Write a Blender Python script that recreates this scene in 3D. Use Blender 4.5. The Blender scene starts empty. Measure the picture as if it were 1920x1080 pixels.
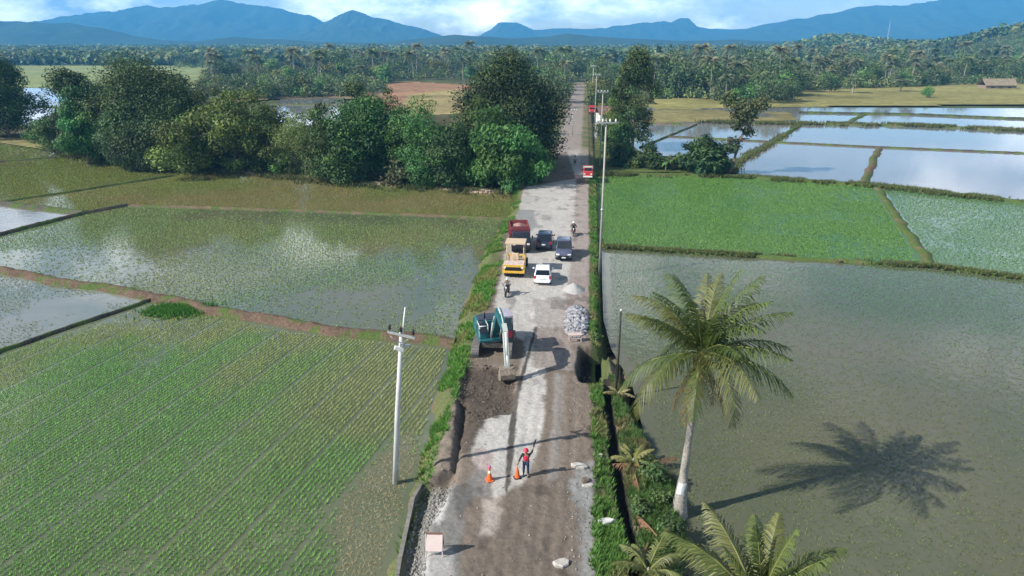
import bpy, bmesh, math, random
import numpy as np
from mathutils import Vector, Matrix, Euler
random.seed(7)
RNG = np.random.default_rng(7)
S = bpy.context.scene
COL = S.collection
PI = math.pi
# ------------------------------------------------------------------ camera model
F = 1280.0; PITCH = math.radians(19.8); H = 22.0
WZ = -0.9                       # water level of the paddies; the road crown is z = 0
def at(px, py, z=0.0):
    x = (px-960)/F; v = (540-py)/F
    dy = math.cos(PITCH)+v*math.sin(PITCH); dz = -math.sin(PITCH)+v*math.cos(PITCH)
    k = (z-H)/dz
    return Vector((x*k, dy*k, z))
def scale_at(p):                # pixels of the photograph per metre at p
    return F/(p.y*math.cos(PITCH)-(p.z-H)*math.sin(PITCH))
def h_for(p, py):               # height of something standing at p whose top is seen on row py
    a = PITCH+math.atan((py-540)/F)
    return H-p.y*math.tan(a)-p.z
D = Vector((140, 1360, 0)).normalized(); O = at(1010, 560)
def ST(x, y):
    x = x-O.x; y = y-O.y
    return x*D.x+y*D.y+O.y, x*D.y-y*D.x
def XY(s, t):
    s = s-O.y
    return O.x+s*D.x+t*D.y, O.y+s*D.y-t*D.x
ROAD_YAW = math.atan2(-D.x, D.y)         # rotation that turns +Y into the road's direction
# ------------------------------------------------------------------ noise and polygons
def hsh(ix, iy, s):
    v = np.sin(ix*127.1+iy*311.7+s*74.7)*43758.5453
    return v-np.floor(v)
def vn(x, y, s=0):
    ix = np.floor(x); iy = np.floor(y); fx = x-ix; fy = y-iy
    fx = fx*fx*(3-2*fx); fy = fy*fy*(3-2*fy)
    a = hsh(ix, iy, s); b = hsh(ix+1, iy, s); c = hsh(ix, iy+1, s); d = hsh(ix+1, iy+1, s)
    return (a*(1-fx)+b*fx)*(1-fy)+(c*(1-fx)+d*fx)*fy
def fbm(x, y, s=0, o=4):
    r = 0; a = .5; n = 0
    for i in range(o):
        r = r+a*vn(x, y, s+i*13); n += a; a *= .5; x = x*2.03+5.1; y = y*2.03+1.7
    return r/n
def inside(x, y, poly):
    r = np.zeros(np.shape(x), bool); n = len(poly)
    for i in range(n):
        x0, y0 = poly[i][0], poly[i][1]; x1, y1 = poly[i-1][0], poly[i-1][1]
        if y0 == y1: continue
        c = ((y0 > y) != (y1 > y)) & (x < (x1-x0)*(y-y0)/(y1-y0)+x0)
        r ^= c
    return r
def sdist(x, y, poly):          # signed distance, negative inside
    d = np.full(np.shape(x), 1e9); n = len(poly)
    for i in range(n):
        x0, y0 = poly[i][0], poly[i][1]; x1, y1 = poly[i-1][0], poly[i-1][1]
        ex, ey = x1-x0, y1-y0; L = ex*ex+ey*ey+1e-9
        k = np.clip(((x-x0)*ex+(y-y0)*ey)/L, 0, 1)
        d = np.minimum(d, np.hypot(x-x0-k*ex, y-y0-k*ey))
    return np.where(inside(x, y, poly), -d, d)
def poly(pts, z=0.0): return [at(a, b, z) for a, b in pts]
def smooth(a, b, v):
    k = np.clip((v-a)/(b-a), 0, 1); return k*k*(3-2*k)
def srgb(r, g, b):
    f = lambda c: (c/255/12.92 if c/255 <= .04045 else ((c/255+.055)/1.055)**2.4)
    return (f(r), f(g), f(b))
# ------------------------------------------------------------------ materials
def nd(nt, t, **k):
    n = nt.nodes.new(t)
    for a, b in k.items():
        if a in n.inputs: n.inputs[a].default_value = b
        else: setattr(n, a, b)
    return n
_M = {}
def mat(name, c, rough=.7, metal=0., var=.18, scale=3., bump=0., spec=.4, coat=0., ior=1.45):
    if name in _M: return _M[name]
    m = bpy.data.materials.new(name); m.use_nodes = True; nt = m.node_tree
    b = nt.nodes['Principled BSDF']; L = nt.links.new
    b.inputs['Roughness'].default_value = rough; b.inputs['Metallic'].default_value = metal
    b.inputs['Specular IOR Level'].default_value = spec; b.inputs['Coat Weight'].default_value = coat
    b.inputs['IOR'].default_value = ior
    tc = nd(nt, 'ShaderNodeTexCoord'); no = nd(nt, 'ShaderNodeTexNoise', Scale=scale, Detail=5.)
    L(tc.outputs['Object'], no.inputs['Vector'])
    r = nd(nt, 'ShaderNodeMapRange'); r.inputs[1].default_value = .3; r.inputs[2].default_value = .7
    r.inputs[3].default_value = 1-var; r.inputs[4].default_value = 1+var
    L(no.outputs['Fac'], r.inputs[0])
    mx = nd(nt, 'ShaderNodeMix', data_type='RGBA', blend_type='MULTIPLY'); mx.inputs[0].default_value = 1
    mx.inputs[6].default_value = (*c, 1); L(r.outputs[0], mx.inputs[7]); L(mx.outputs[2], b.inputs['Base Color'])
    if bump:
        bp = nd(nt, 'ShaderNodeBump', Strength=bump, Distance=.05); L(no.outputs['Fac'], bp.inputs['Height']); L(bp.outputs[0], b.inputs['Normal'])
    _M[name] = m; return m
def mat_attr(name, rough=.8, var=.2, scale=4., bump=0., bdist=.05, trans=0., spec=.25, scale2=0):
    """colour from the mesh's own albedo attribute times a fine noise"""
    if name in _M: return _M[name]
    m = bpy.data.materials.new(name); m.use_nodes = True; nt = m.node_tree
    b = nt.nodes['Principled BSDF']; L = nt.links.new
    b.inputs['Roughness'].default_value = rough; b.inputs['Specular IOR Level'].default_value = spec
    at_ = nd(nt, 'ShaderNodeAttribute', attribute_name='Col')
    src = at_.outputs['Color']
    if var:
        tc = nd(nt, 'ShaderNodeTexCoord'); no = nd(nt, 'ShaderNodeTexNoise', Scale=scale, Detail=6., Roughness=.62)
        L(tc.outputs['Object'], no.inputs['Vector'])
        r = nd(nt, 'ShaderNodeMapRange'); r.inputs[1].default_value = .3; r.inputs[2].default_value = .7
        r.inputs[3].default_value = 1-var; r.inputs[4].default_value = 1+var; L(no.outputs['Fac'], r.inputs[0])
        mx = nd(nt, 'ShaderNodeMix', data_type='RGBA', blend_type='MULTIPLY'); mx.inputs[0].default_value = 1
        L(src, mx.inputs[6]); L(r.outputs[0], mx.inputs[7]); src = mx.outputs[2]
        if bump:
            bp = nd(nt, 'ShaderNodeBump', Strength=bump, Distance=bdist); L(no.outputs['Fac'], bp.inputs['Height']); L(bp.outputs[0], b.inputs['Normal'])
    L(src, b.inputs['Base Color'])
    if trans:
        out = nt.nodes['Material Output']; t = nd(nt, 'ShaderNodeBsdfTranslucent'); L(src, t.inputs['Color'])
        ms = nd(nt, 'ShaderNodeMixShader'); ms.inputs[0].default_value = trans
        L(b.outputs[0], ms.inputs[1]); L(t.outputs[0], ms.inputs[2]); L(ms.outputs[0], out.inputs['Surface'])
    _M[name] = m; return m
def mat_water(name, c1, c2, scale=.08, rough=.03, ior=1.42, wave=.012):
    m = bpy.data.materials.new(name); m.use_nodes = True; nt = m.node_tree
    b = nt.nodes['Principled BSDF']; L = nt.links.new
    b.inputs['Roughness'].default_value = rough; b.inputs['IOR'].default_value = ior
    tc = nd(nt, 'ShaderNodeTexCoord'); no = nd(nt, 'ShaderNodeTexNoise', Scale=scale, Detail=5., Roughness=.55, Distortion=.6)
    L(tc.outputs['Object'], no.inputs['Vector'])
    cr = nd(nt, 'ShaderNodeValToRGB'); cr.color_ramp.elements[0].position = .36; cr.color_ramp.elements[1].position = .64
    cr.color_ramp.elements[0].color = (*c1, 1); cr.color_ramp.elements[1].color = (*c2, 1)
    L(no.outputs['Fac'], cr.inputs[0]); L(cr.outputs[0], b.inputs['Base Color'])
    n2 = nd(nt, 'ShaderNodeTexNoise', Scale=1.6, Detail=3.); L(tc.outputs['Object'], n2.inputs['Vector'])
    bp = nd(nt, 'ShaderNodeBump', Strength=1., Distance=wave); L(n2.outputs['Fac'], bp.inputs['Height']); L(bp.outputs[0], b.inputs['Normal'])
    return m
# ------------------------------------------------------------------ mesh building
def tag(o, label=None, cat=None, group=None, kind=None):
    for k, v in (('label', label), ('category', cat), ('group', group), ('kind', kind)):
        if v: o[k] = v
    return o
def link(o, parent=None):
    COL.objects.link(o)
    if parent: o.parent = parent
    return o
def np_mesh(name, V, Fc, mats, col=None, parent=None, smooth_=False, mi=None):
    V = np.ascontiguousarray(V, dtype=np.float32); Fc = np.ascontiguousarray(Fc, dtype=np.int32)
    me = bpy.data.meshes.new(name); n, k = Fc.shape
    me.vertices.add(len(V)); me.vertices.foreach_set('co', V.ravel())
    me.loops.add(n*k); me.loops.foreach_set('vertex_index', Fc.ravel())
    me.polygons.add(n); me.polygons.foreach_set('loop_start', np.arange(0, n*k, k, dtype=np.int32))
    if smooth_: me.polygons.foreach_set('use_smooth', np.ones(n, bool))
    if mi is not None: me.polygons.foreach_set('material_index', np.asarray(mi, dtype=np.int32))
    if col is not None:
        a = me.color_attributes.new('Col', 'FLOAT_COLOR', 'POINT')
        c = np.ones((len(V), 4), np.float32); c[:, :3] = col; a.data.foreach_set('color', c.ravel())
    for m in (mats if isinstance(mats, (list, tuple)) else [mats]): me.materials.append(m)
    me.update(calc_edges=True)
    return link(bpy.data.objects.new(name, me), parent)
def empty(name, loc, rz=0.):
    o = bpy.data.objects.new(name, None); o.location = loc; o.rotation_euler = (0, 0, rz); o.empty_display_size = .3
    return link(o)
class MB:
    def __init__(s): s.v = []; s.f = []; s.m = []; s.sm = []; s.cur = 0
    def add(s, vs, fs, sm=False):
        n = len(s.v); s.v += [tuple(v) for v in vs]; s.f += [tuple(i+n for i in f) for f in fs]
        s.m += [s.cur]*len(fs); s.sm += [sm]*len(fs); return s
    def box(s, c, d, rot=None, taper=1., bev=0.):
        x, y, z = d[0]/2, d[1]/2, d[2]/2
        b = min(bev, x*.45, y*.45)
        def ring(k, zz, ins=0.):
            X, Y = x*k-ins, y*k-ins
            if b: return [(-X+b, -Y, zz), (X-b, -Y, zz), (X, -Y+b, zz), (X, Y-b, zz), (X-b, Y, zz), (-X+b, Y, zz), (-X, Y-b, zz), (-X, -Y+b, zz)]
            return [(-X, -Y, zz), (X, -Y, zz), (X, Y, zz), (-X, Y, zz)]
        rs = [ring(1, -z), ring(taper, z)] if not b else [ring(1, -z, b*.6), ring(1, -z+b*.7), ring(taper, z-b*.7), ring(taper, z, b*.6)]
        M = (rot.to_matrix() if isinstance(rot, Euler) else rot) if rot else Matrix.Identity(3)
        vs = [M @ Vector(p)+Vector(c) for r in rs for p in r]; n = len(rs[0]); fs = [tuple(reversed(range(n)))]
        for i in range(len(rs)-1):
            for j in range(n): fs.append((i*n+j, i*n+(j+1) % n, (i+1)*n+(j+1) % n, (i+1)*n+j))
        fs.append(tuple(range((len(rs)-1)*n, len(rs)*n)))
        return s.add(vs, fs)
    def loft(s, rings, caps=True, sm=False):
        n = len(rings[0]); vs = [p for r in rings for p in r]; fs = []
        for i in range(len(rings)-1):
            for j in range(n): fs.append((i*n+j, i*n+(j+1) % n, (i+1)*n+(j+1) % n, (i+1)*n+j))
        s.add(vs, fs, sm)
        if caps:
            k = len(s.v)-len(vs)
            s.f += [tuple(k+i for i in reversed(range(n))), tuple(k+len(vs)-n+i for i in range(n))]; s.m += [s.cur]*2; s.sm += [False]*2
        return s
    def tube(s, pts, r, n=8, sm=True):
        pts = [Vector(p) for p in pts]; rr = r if isinstance(r, (list, tuple)) else [r]*len(pts); rings = []
        up = Vector((.13, .31, .94))
        for i, p in enumerate(pts):
            d = (pts[min(i+1, len(pts)-1)]-pts[max(i-1, 0)]).normalized()
            u = d.cross(up if abs(d.dot(up)) < .95 else Vector((1, 0, 0))).normalized(); w = d.cross(u)
            rings.append([p+(u*math.cos(a)+w*math.sin(a))*rr[i] for a in [2*PI*k/n for k in range(n)]])
        return s.loft(rings, True, sm)
    def cyl(s, a, b, r, n=12, r2=None): return s.tube([a, b], [r, r if r2 is None else r2], n)
    def prism(s, prof, x0, x1):        # profile in (y,z), extruded along x
        n = len(prof); vs = [(x0, y, z) for y, z in prof]+[(x1, y, z) for y, z in prof]
        fs = [tuple(range(n)), tuple(reversed(range(n, 2*n)))]+[(i, n+i, n+(i+1) % n, (i+1) % n) for i in range(n)]
        return s.add(vs, fs)
    def build(s, name, mats, parent=None):
        me = bpy.data.meshes.new(name); me.from_pydata(s.v, [], s.f)
        for m in (mats if isinstance(mats, (list, tuple)) else [mats]): me.materials.append(m)
        me.polygons.foreach_set('material_index', s.m); me.polygons.foreach_set('use_smooth', s.sm)
        bm = bmesh.new(); bm.from_mesh(me); bmesh.ops.recalc_face_normals(bm, faces=bm.faces); bm.to_mesh(me); bm.free()
        me.update(); return link(bpy.data.objects.new(name, me), parent)
def copy_tree(o, parent=None):
    c = o.copy(); COL.objects.link(c)
    if parent: c.parent = parent
    for ch in list(o.children): copy_tree(ch, c)
    return c
def rrect(w, z0, z1, y, r=.12, k=3, top=None):
    top = w if top is None else top; pts = []
    for (cx, cz, a0, ww) in ((-1, z0, PI, w), (1, z0, 1.5*PI, w), (1, z1, 0, top), (-1, z1, .5*PI, top)):
        for i in range(k+1):
            a = a0+i/k*PI/2; rr = min(r, (z1-z0)*.45)
            pts.append((cx*(ww/2-rr)+rr*math.cos(a), y, cz+(rr if cz == z0 else -rr)+rr*math.sin(a)))
    return pts
# ------------------------------------------------------------------ camera, light, air
cam = bpy.data.cameras.new('camera'); cam.sensor_width = 36; cam.lens = 24; cam.clip_end = 60000; cam.clip_start = .5
co = link(bpy.data.objects.new('camera', cam)); co.location = (0, 0, H); co.rotation_euler = (PI/2-PITCH, 0, 0); S.camera = co
SUN_EL = math.radians(37.5); SH_AZ = math.radians(20)   # direction in which shadows fall, from +X towards +Y
sd = Vector((math.cos(SH_AZ)*math.cos(SUN_EL), math.sin(SH_AZ)*math.cos(SUN_EL), -math.sin(SUN_EL)))
sl = bpy.data.lights.new('sun', 'SUN'); sl.energy = 4.9; sl.angle = math.radians(.5); sl.color = (1, .95, .87)
so = link(bpy.data.objects.new('sun', sl)); so.rotation_euler = sd.to_track_quat('-Z', 'Y').to_euler(); so.location = (-60, -20, 80)
w = bpy.data.worlds.new('World'); S.world = w; w.use_nodes = True; nt = w.node_tree; L = nt.links.new
bg = nt.nodes['Background']; bg.inputs['Strength'].default_value = .098
sky = nd(nt, 'ShaderNodeTexSky', sky_type='NISHITA', sun_disc=False, sun_elevation=SUN_EL, sun_rotation=math.radians(250), altitude=50., air_density=1., dust_density=.6, ozone_density=1.5)
tc = nd(nt, 'ShaderNodeTexCoord'); sx = nd(nt, 'ShaderNodeSeparateXYZ'); L(tc.outputs['Generated'], sx.inputs[0])
def mth(op, a, b=None, c=None):
    n = nd(nt, 'ShaderNodeMath', operation=op)
    for i, v in enumerate((a, b, c)):
        if v is None: continue
        if isinstance(v, (int, float)): n.inputs[i].default_value = v
        else: L(v, n.inputs[i])
    return n.outputs[0]
cv = nd(nt, 'ShaderNodeVectorMath', operation='MULTIPLY'); L(tc.outputs['Generated'], cv.inputs[0]); cv.inputs[1].default_value = (1., 1., 2.3)
of = nd(nt, 'ShaderNodeVectorMath', operation='ADD'); L(cv.outputs[0], of.inputs[0]); of.inputs[1].default_value = (1.7, .4, .3)
n1 = nd(nt, 'ShaderNodeTexNoise', Scale=2.9, Detail=10., Roughness=.57, Distortion=.2); L(of.outputs[0], n1.inputs['Vector'])
n2 = nd(nt, 'ShaderNodeTexNoise', Scale=6.5, Detail=8., Roughness=.6); L(of.outputs[0], n2.inputs['Vector'])
cm = nd(nt, 'ShaderNodeMapRange', interpolation_type='SMOOTHSTEP'); cm.inputs[1].default_value = .455; cm.inputs[2].default_value = .575; L(n1.outputs['Fac'], cm.inputs[0])
sh = nd(nt, 'ShaderNodeMapRange'); sh.inputs[1].default_value = .40; sh.inputs[2].default_value = .62; L(n2.outputs['Fac'], sh.inputs[0])
cc = nd(nt, 'ShaderNodeMix', data_type='RGBA'); cc.inputs[6].default_value = (3.4, 4.5, 6.2, 1); cc.inputs[7].default_value = (19., 19., 18.6, 1); L(sh.outputs[0], cc.inputs[0])
mxs = nd(nt, 'ShaderNodeMix', data_type='RGBA'); L(cm.outputs[0], mxs.inputs[0]); L(sky.outputs[0], mxs.inputs[6]); L(cc.outputs[2], mxs.inputs[7])
low = nd(nt, 'ShaderNodeMapRange', interpolation_type='SMOOTHSTEP'); L(sx.outputs['Z'], low.inputs[0]); low.inputs[1].default_value = .16; low.inputs[2].default_value = .02; low.inputs[3].default_value = 1.; low.inputs[4].default_value = 1.9
hi = nd(nt, 'ShaderNodeMapRange', interpolation_type='SMOOTHSTEP'); L(sx.outputs['Z'], hi.inputs[0]); hi.inputs[1].default_value = .38; hi.inputs[2].default_value = .72; hi.inputs[3].default_value = 1.; hi.inputs[4].default_value = .30
hz = nd(nt, 'ShaderNodeMix', data_type='RGBA', blend_type='MULTIPLY'); hz.inputs[0].default_value = 1; L(mxs.outputs[2], hz.inputs[6]); L(mth('MULTIPLY', low.outputs[0], hi.outputs[0]), hz.inputs[7])
L(hz.outputs[2], bg.inputs['Color'])   # towards the horizon the clouds stack up and the air is bright
HAZE_D = 2.2e-4
def haze_box():
    b = MB(); b.box((0, 3000, 215), (15000, 9000, 437)); m = bpy.data.materials.new('haze_air'); m.use_nodes = True
    n = m.node_tree; n.nodes.clear(); o = n.nodes.new('ShaderNodeOutputMaterial'); v = n.nodes.new('ShaderNodeVolumePrincipled')
    v.inputs['Color'].default_value = (.11, .48, .96, 1); v.inputs['Density'].default_value = HAZE_D; v.inputs['Anisotropy'].default_value = .0
    n.links.new(v.outputs[0], o.inputs['Volume']); tag(b.build('haze', m), 'thin blue air over the whole valley', 'haze', kind='stuff')
haze_box()
vs = S.view_settings; S.display_settings.display_device = 'sRGB'; vs.view_transform = 'Standard'; vs.look = 'None'; vs.exposure = .76; vs.gamma = 1
cy = S.cycles; cy.use_denoising = True; cy.max_bounces = 6; cy.diffuse_bounces = 2; cy.glossy_bounces = 3; cy.transmission_bounces = 3; cy.transparent_max_bounces = 6; cy.volume_bounces = 0
cy.use_adaptive_sampling = True; cy.adaptive_threshold = .02; cy.caustics_reflective = False; cy.caustics_refractive = False
try: cy.denoiser = 'OPENIMAGEDENOISE'
except Exception: pass
# ------------------------------------------------------------------ the road embankment (one height function)
BO_S = [10, 20, 24, 29, 34.6, 42, 50, 63, 76, 94, 105, 140, 500]; BO_T = [-4.9, -4.9, -4.9, -5.1, -5.5, -6.0, -6.6, -7.2, -7.6, -6.6, -7.5, -9, -9]
DT_S = [10, 24, 27, 30, 34, 40, 49, 65, 78, 120, 500]; DT_T = [6.6, 6.5, 6.3, 6.05, 5.85, 5.6, 5.5, 5.75, 5.95, 6.3, 6.6]
BANK_R = poly([(1122, 660), (1150, 664), (1162, 700), (1172, 752), (1205, 800), (1232, 860), (1268, 900), (1284, 962), (1288, 1010), (1285, 1090), (1290, 1160), (1150, 1160)], -.5)
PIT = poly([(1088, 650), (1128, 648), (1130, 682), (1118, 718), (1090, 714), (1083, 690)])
LANE = poly([(872, 690), (915, 684), (968, 690), (964, 770), (925, 778), (892, 790), (866, 850), (862, 780), (864, 735)])
TRENCH = poly([(858, 745), (874, 752), (872, 800), (862, 850), (848, 905), (838, 930), (800, 990), (790, 1090), (748, 1110), (765, 1010), (786, 905), (850, 880)])
VW = lambda s: np.interp(s, [20, 30, 40, 50, 58, 70, 80, 95, 120], [.8, 1.1, 1.5, 2.0, 2.5, 2.3, 1.9, 1.5, 1.4])
def terrain(x, y):
    s, t = ST(x, y)
    n = fbm(x*.55, y*.55, 3)-.5; nf = fbm(x*2.6, y*2.6, 9)-.5
    bo = np.interp(s, BO_S, BO_T)+n*.9; dt = np.interp(s, DT_S, DT_T)
    left = -1.5+1.5*smooth(-.9, 1.75, t-bo)
    z = left+nf*.05*smooth(-1, 2, t-bo)
    z = z+(n*.16+nf*.14)*smooth(0, 1.2, t-bo)*smooth(3.2, 1.8, t-bo)
    z = z+np.where((t > -3)&(t < 4.8), nf*.05+n*.10, 0)*smooth(-3.2, -1, t)
    far = smooth(48, 51, s)
    r_far = -.25*smooth(4.6, 5.3, t)-1.25*smooth(dt-.7, dt+.5, t)
    bd = sdist(x, y, BANK_R)+n*.8
    land = -.35-1.15*smooth(-.7, .5, bd)+nf*.22+n*.2
    ditch = -1.05*smooth(.42, .22, np.abs(t-dt-.15))
    r_near = np.where(t > dt+.15, np.minimum(land, land*0-.2)+0*ditch, -.22*smooth(4.7, 5.3, t)+nf*.18*smooth(4.4, 5.2, t))
    r_near = np.where(np.abs(t-dt-.15) < .45, np.minimum(r_near, ditch), r_near)
    z = z+np.where(t > 3, r_near*(1-far)+r_far*far, 0)
    z = z-1.4*smooth(.22, -.12, sdist(x, y, PIT)+n*.4)
    z = z-(.30+nf*.28)*smooth(.3, -.4, sdist(x, y, LANE)+n*.5)
    z = z-(.62+nf*.3)*smooth(.25, -.3, sdist(x, y, TRENCH)+n*.35)
    # second verge far away sinks into grove ground
    return np.maximum(z, -1.5)
def tz(p): return float(terrain(np.array([p[0]]), np.array([p[1]]))[0])
def on(px, py, z=0.):                    # point of the ground seen at a pixel of the photograph
    for _ in range(6):
        p = at(px, py, z); z = .5*z+.5*tz(p)
    p = at(px, py, z); p.z = tz(p); return p
PALE = (.36, .342, .318); DIRT = (.152, .124, .099); MUD = (.075, .060, .048); GRIT = (.215, .215, .21); SOIL = (.17, .115, .08); GRN = (.065, .10, .03); PINK = (.26, .222, .20)
ROADPOLY = [   # outlines on the ground, colour, softness, raggedness
 (poly([(1050, 240), (1112, 240), (1112, 330), (985, 350), (968, 400), (945, 480), (928, 570), (950, 625), (985, 640), (975, 700), (966, 770), (905, 782), (888, 800), (884, 850), (905, 905), (925, 940), (950, 928), (985, 905), (1008, 855), (1024, 790), (1030, 720), (1020, 640), (1060, 610), (1064, 545), (1078, 470), (1082, 345)]), PALE, .2, .3),
 (poly([(1064, 160), (1120, 160), (1118, 270), (1040, 290), (1052, 240)]), (.27, .245, .225), .5, .6),
 (poly([(1082, 345), (1110, 345), (1108, 470), (1105, 560), (1064, 560), (1070, 470)]), PINK, .3, .5),
 (poly([(968, 395), (1000, 392), (1010, 425), (985, 440), (960, 430)]), GRIT, .3, .5),
 (poly([(1000, 560), (1062, 560), (1060, 612), (1022, 640), (1000, 610)]), (.28, .255, .235), .3, .5),
 (poly([(1004, 612), (1056, 614), (1075, 660), (1080, 700), (1000, 690)]), (.22, .19, .17), .3, .5),
 (poly([(868, 688), (970, 688), (966, 772), (905, 782), (880, 850), (858, 850), (862, 740)]), MUD, .2, .5),
 (poly([(1024, 690), (1092, 700), (1098, 900), (985, 920), (1020, 800)]), (.150, .122, .098), .2, .3),
 (poly([(985, 905), (1095, 870), (1105, 960), (1090, 1100), (860, 1100), (900, 960), (940, 930)]), (.140, .115, .094), .3, .5),
 (poly([(1040, 700), (1060, 705), (1046, 900), (1028, 900)]), (.21, .19, .172), .15, .3),
 (poly([(905, 935), (940, 935), (925, 1005), (900, 1000)]), (.32, .28, .25), .2, .4),
 (poly([(1062, 900), (1110, 870), (1140, 960), (1165, 1090), (1090, 1090), (1085, 960)]), GRIT, .3, .6),
 (poly([(760, 905), (852, 900), (880, 930), (868, 1000), (850, 1100), (740, 1100)]), (.155, .15, .14), .3, .6),
 (poly([(818, 925), (842, 920), (832, 975), (822, 990), (812, 970)]), (.33, .325, .32), .12, .2),
 (poly([(795, 1030), (845, 1030), (850, 1100), (790, 1100)]), (.30, .29, .28), .2, .4),
 (poly([(890, 845), (925, 845), (915, 905), (892, 900)]), (.30, .25, .235), .2, .5),
 (poly([(1003, 612), (1008, 612), (972, 745), (958, 905), (949, 925), (946, 920), (954, 800), (966, 735)]), (.075, .068, .06), .05, .06),
 (poly([(890, 870), (930, 900), (920, 935), (870, 925)]), (.17, .16, .15), .2, .5),
 (poly([(1075, 520), (1102, 520), (1104, 640), (1060, 650), (1058, 570)]), (.23, .19, .17), .3, .5),
 (PIT, (.022, .018, .015), .25, .3)]  # wet mud of the pit, its shade darkened into the colour
def road_colour(x, y, z):
    s, t = ST(x, y); n = fbm(x*1.1, y*1.1, 21)-.5; nf = fbm(x*4.5, y*4.5, 31)-.5; lo = fbm(x*.3, y*.12, 41)
    c = np.empty((len(x), 3)); c[:] = DIRT
    for pg, col, soft, rag in ROADPOLY:
        k = smooth(soft, -soft, sdist(x, y, pg)+n*rag*1.6+nf*rag*.9)
        c = c*(1-k[:, None])+np.array(col)*k[:, None]
    # wheel tracks, patches and dust
    c *= (1+.34*nf+.22*(lo-.5)+.22*n)[:, None]
    tr = np.sin(t*9+2*n+.5*np.sin(s*.3))*smooth(60, 30, s); c *= (1+.13*tr*smooth(-.5, .8, t)*smooth(4.4, 3.6, t))[:, None]
    pot = smooth(.66, .74, fbm(x*.8, y*.5, 55)); c = c*(1-.32*pot)[:, None]
    bo = np.interp(s, BO_S, BO_T); dt = np.interp(s, DT_S, DT_T); nb = n*1.3+nf*.6
    kg = smooth(.25, -.25, t-bo-VW(s)+nb*.6); kb = smooth(.35, .0, t-bo+nb*.5)
    mixc = lambda a, b, k: a*(1-k[:, None])+np.array(b)*k[:, None]
    c = mixc(c, (.105, .12, .05), kg); c = mixc(c, SOIL, kb*.8)
    kr = smooth(4.55, 4.95, t+nb*.3); c = mixc(c, (.095, .115, .045), kr)
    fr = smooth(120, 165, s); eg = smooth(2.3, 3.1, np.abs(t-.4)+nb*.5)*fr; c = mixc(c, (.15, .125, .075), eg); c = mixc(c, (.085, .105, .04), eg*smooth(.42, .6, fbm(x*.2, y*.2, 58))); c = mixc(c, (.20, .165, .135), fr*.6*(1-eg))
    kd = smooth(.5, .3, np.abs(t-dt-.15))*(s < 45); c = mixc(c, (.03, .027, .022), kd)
    bk = (t > dt+.5); pt = smooth(.45, .6, fbm(x*.7, y*.7, 77)); c = np.where(bk[:, None], mixc(c, (.19, .145, .11), pt*.9), c)
    return np.clip(c, .015, .6)
M_ROAD = mat_attr('worn_road', rough=.92, var=.2, scale=5., bump=.9, bdist=.05, spec=.2)
M_BANK = mat_attr('bank_soil', rough=.95, var=.35, scale=7., bump=1., bdist=.08, spec=.1)
def strip(name, s0, s1, ds, t0, t1, dt_, m):
    s = np.linspace(s0, s1, int(round((s1-s0)/ds))+1); t = np.linspace(t0, t1, int(round((t1-t0)/dt_))+1)
    A, B = np.meshgrid(s, t, indexing='ij'); x, y = XY(A.ravel(), B.ravel()); z = terrain(x, y)
    n, k = len(s), len(t); i = np.arange((n-1)*k).reshape(n-1, k)[:, :-1].ravel()
    Fc = np.stack([i, i+k, i+k+1, i+1], 1)[:, ::-1]
    return np_mesh(name, np.stack([x, y, z], 1), Fc, m, road_colour(x, y, z), smooth_=True)
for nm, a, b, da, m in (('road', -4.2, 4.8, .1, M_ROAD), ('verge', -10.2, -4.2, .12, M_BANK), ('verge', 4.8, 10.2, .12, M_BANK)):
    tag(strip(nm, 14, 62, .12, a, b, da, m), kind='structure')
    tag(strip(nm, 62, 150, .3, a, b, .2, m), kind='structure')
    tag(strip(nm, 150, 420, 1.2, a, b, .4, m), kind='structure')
# ------------------------------------------------------------------ the valley floor and the fields
def ground():
    rs = np.concatenate([np.linspace(0, 2000, 60), np.linspace(2050, 7300, 40)]); xs = np.concatenate([np.linspace(-7300, -1500, 30), np.linspace(-1450, 1450, 90), np.linspace(1500, 7300, 30)])
    rs = np.concatenate([[-900, -300], rs]); A, B = np.meshgrid(rs, xs, indexing='ij'); x = B.ravel(); y = A.ravel()
    k = len(xs); i = np.arange((len(rs)-1)*k).reshape(len(rs)-1, k)[:, :-1].ravel()
    n = fbm(x*.01, y*.01, 5)
    c = np.array((.05, .07, .03))*(1-n[:, None])+np.array((.10, .10, .045))*n[:, None]
    o = np_mesh('ground', np.stack([x, y, x*0-1.5], 1), np.stack([i, i+k, i+k+1, i+1], 1)[:, ::-1], mat_attr('valley_floor', var=.35, scale=.05, rough=1, spec=.05), c)
    tag(o, kind='structure')
ground()
def sheet(name, pts, z, m):
    b = MB(); b.add([(p.x, p.y, z) for p in pts], [tuple(range(len(pts)))]); o = b.build(name, m)
    if o.data.polygons[0].normal.z < 0: o.data.flip_normals()
    return tag(o, kind='structure')
P = lambda *a: poly(a, WZ)
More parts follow.
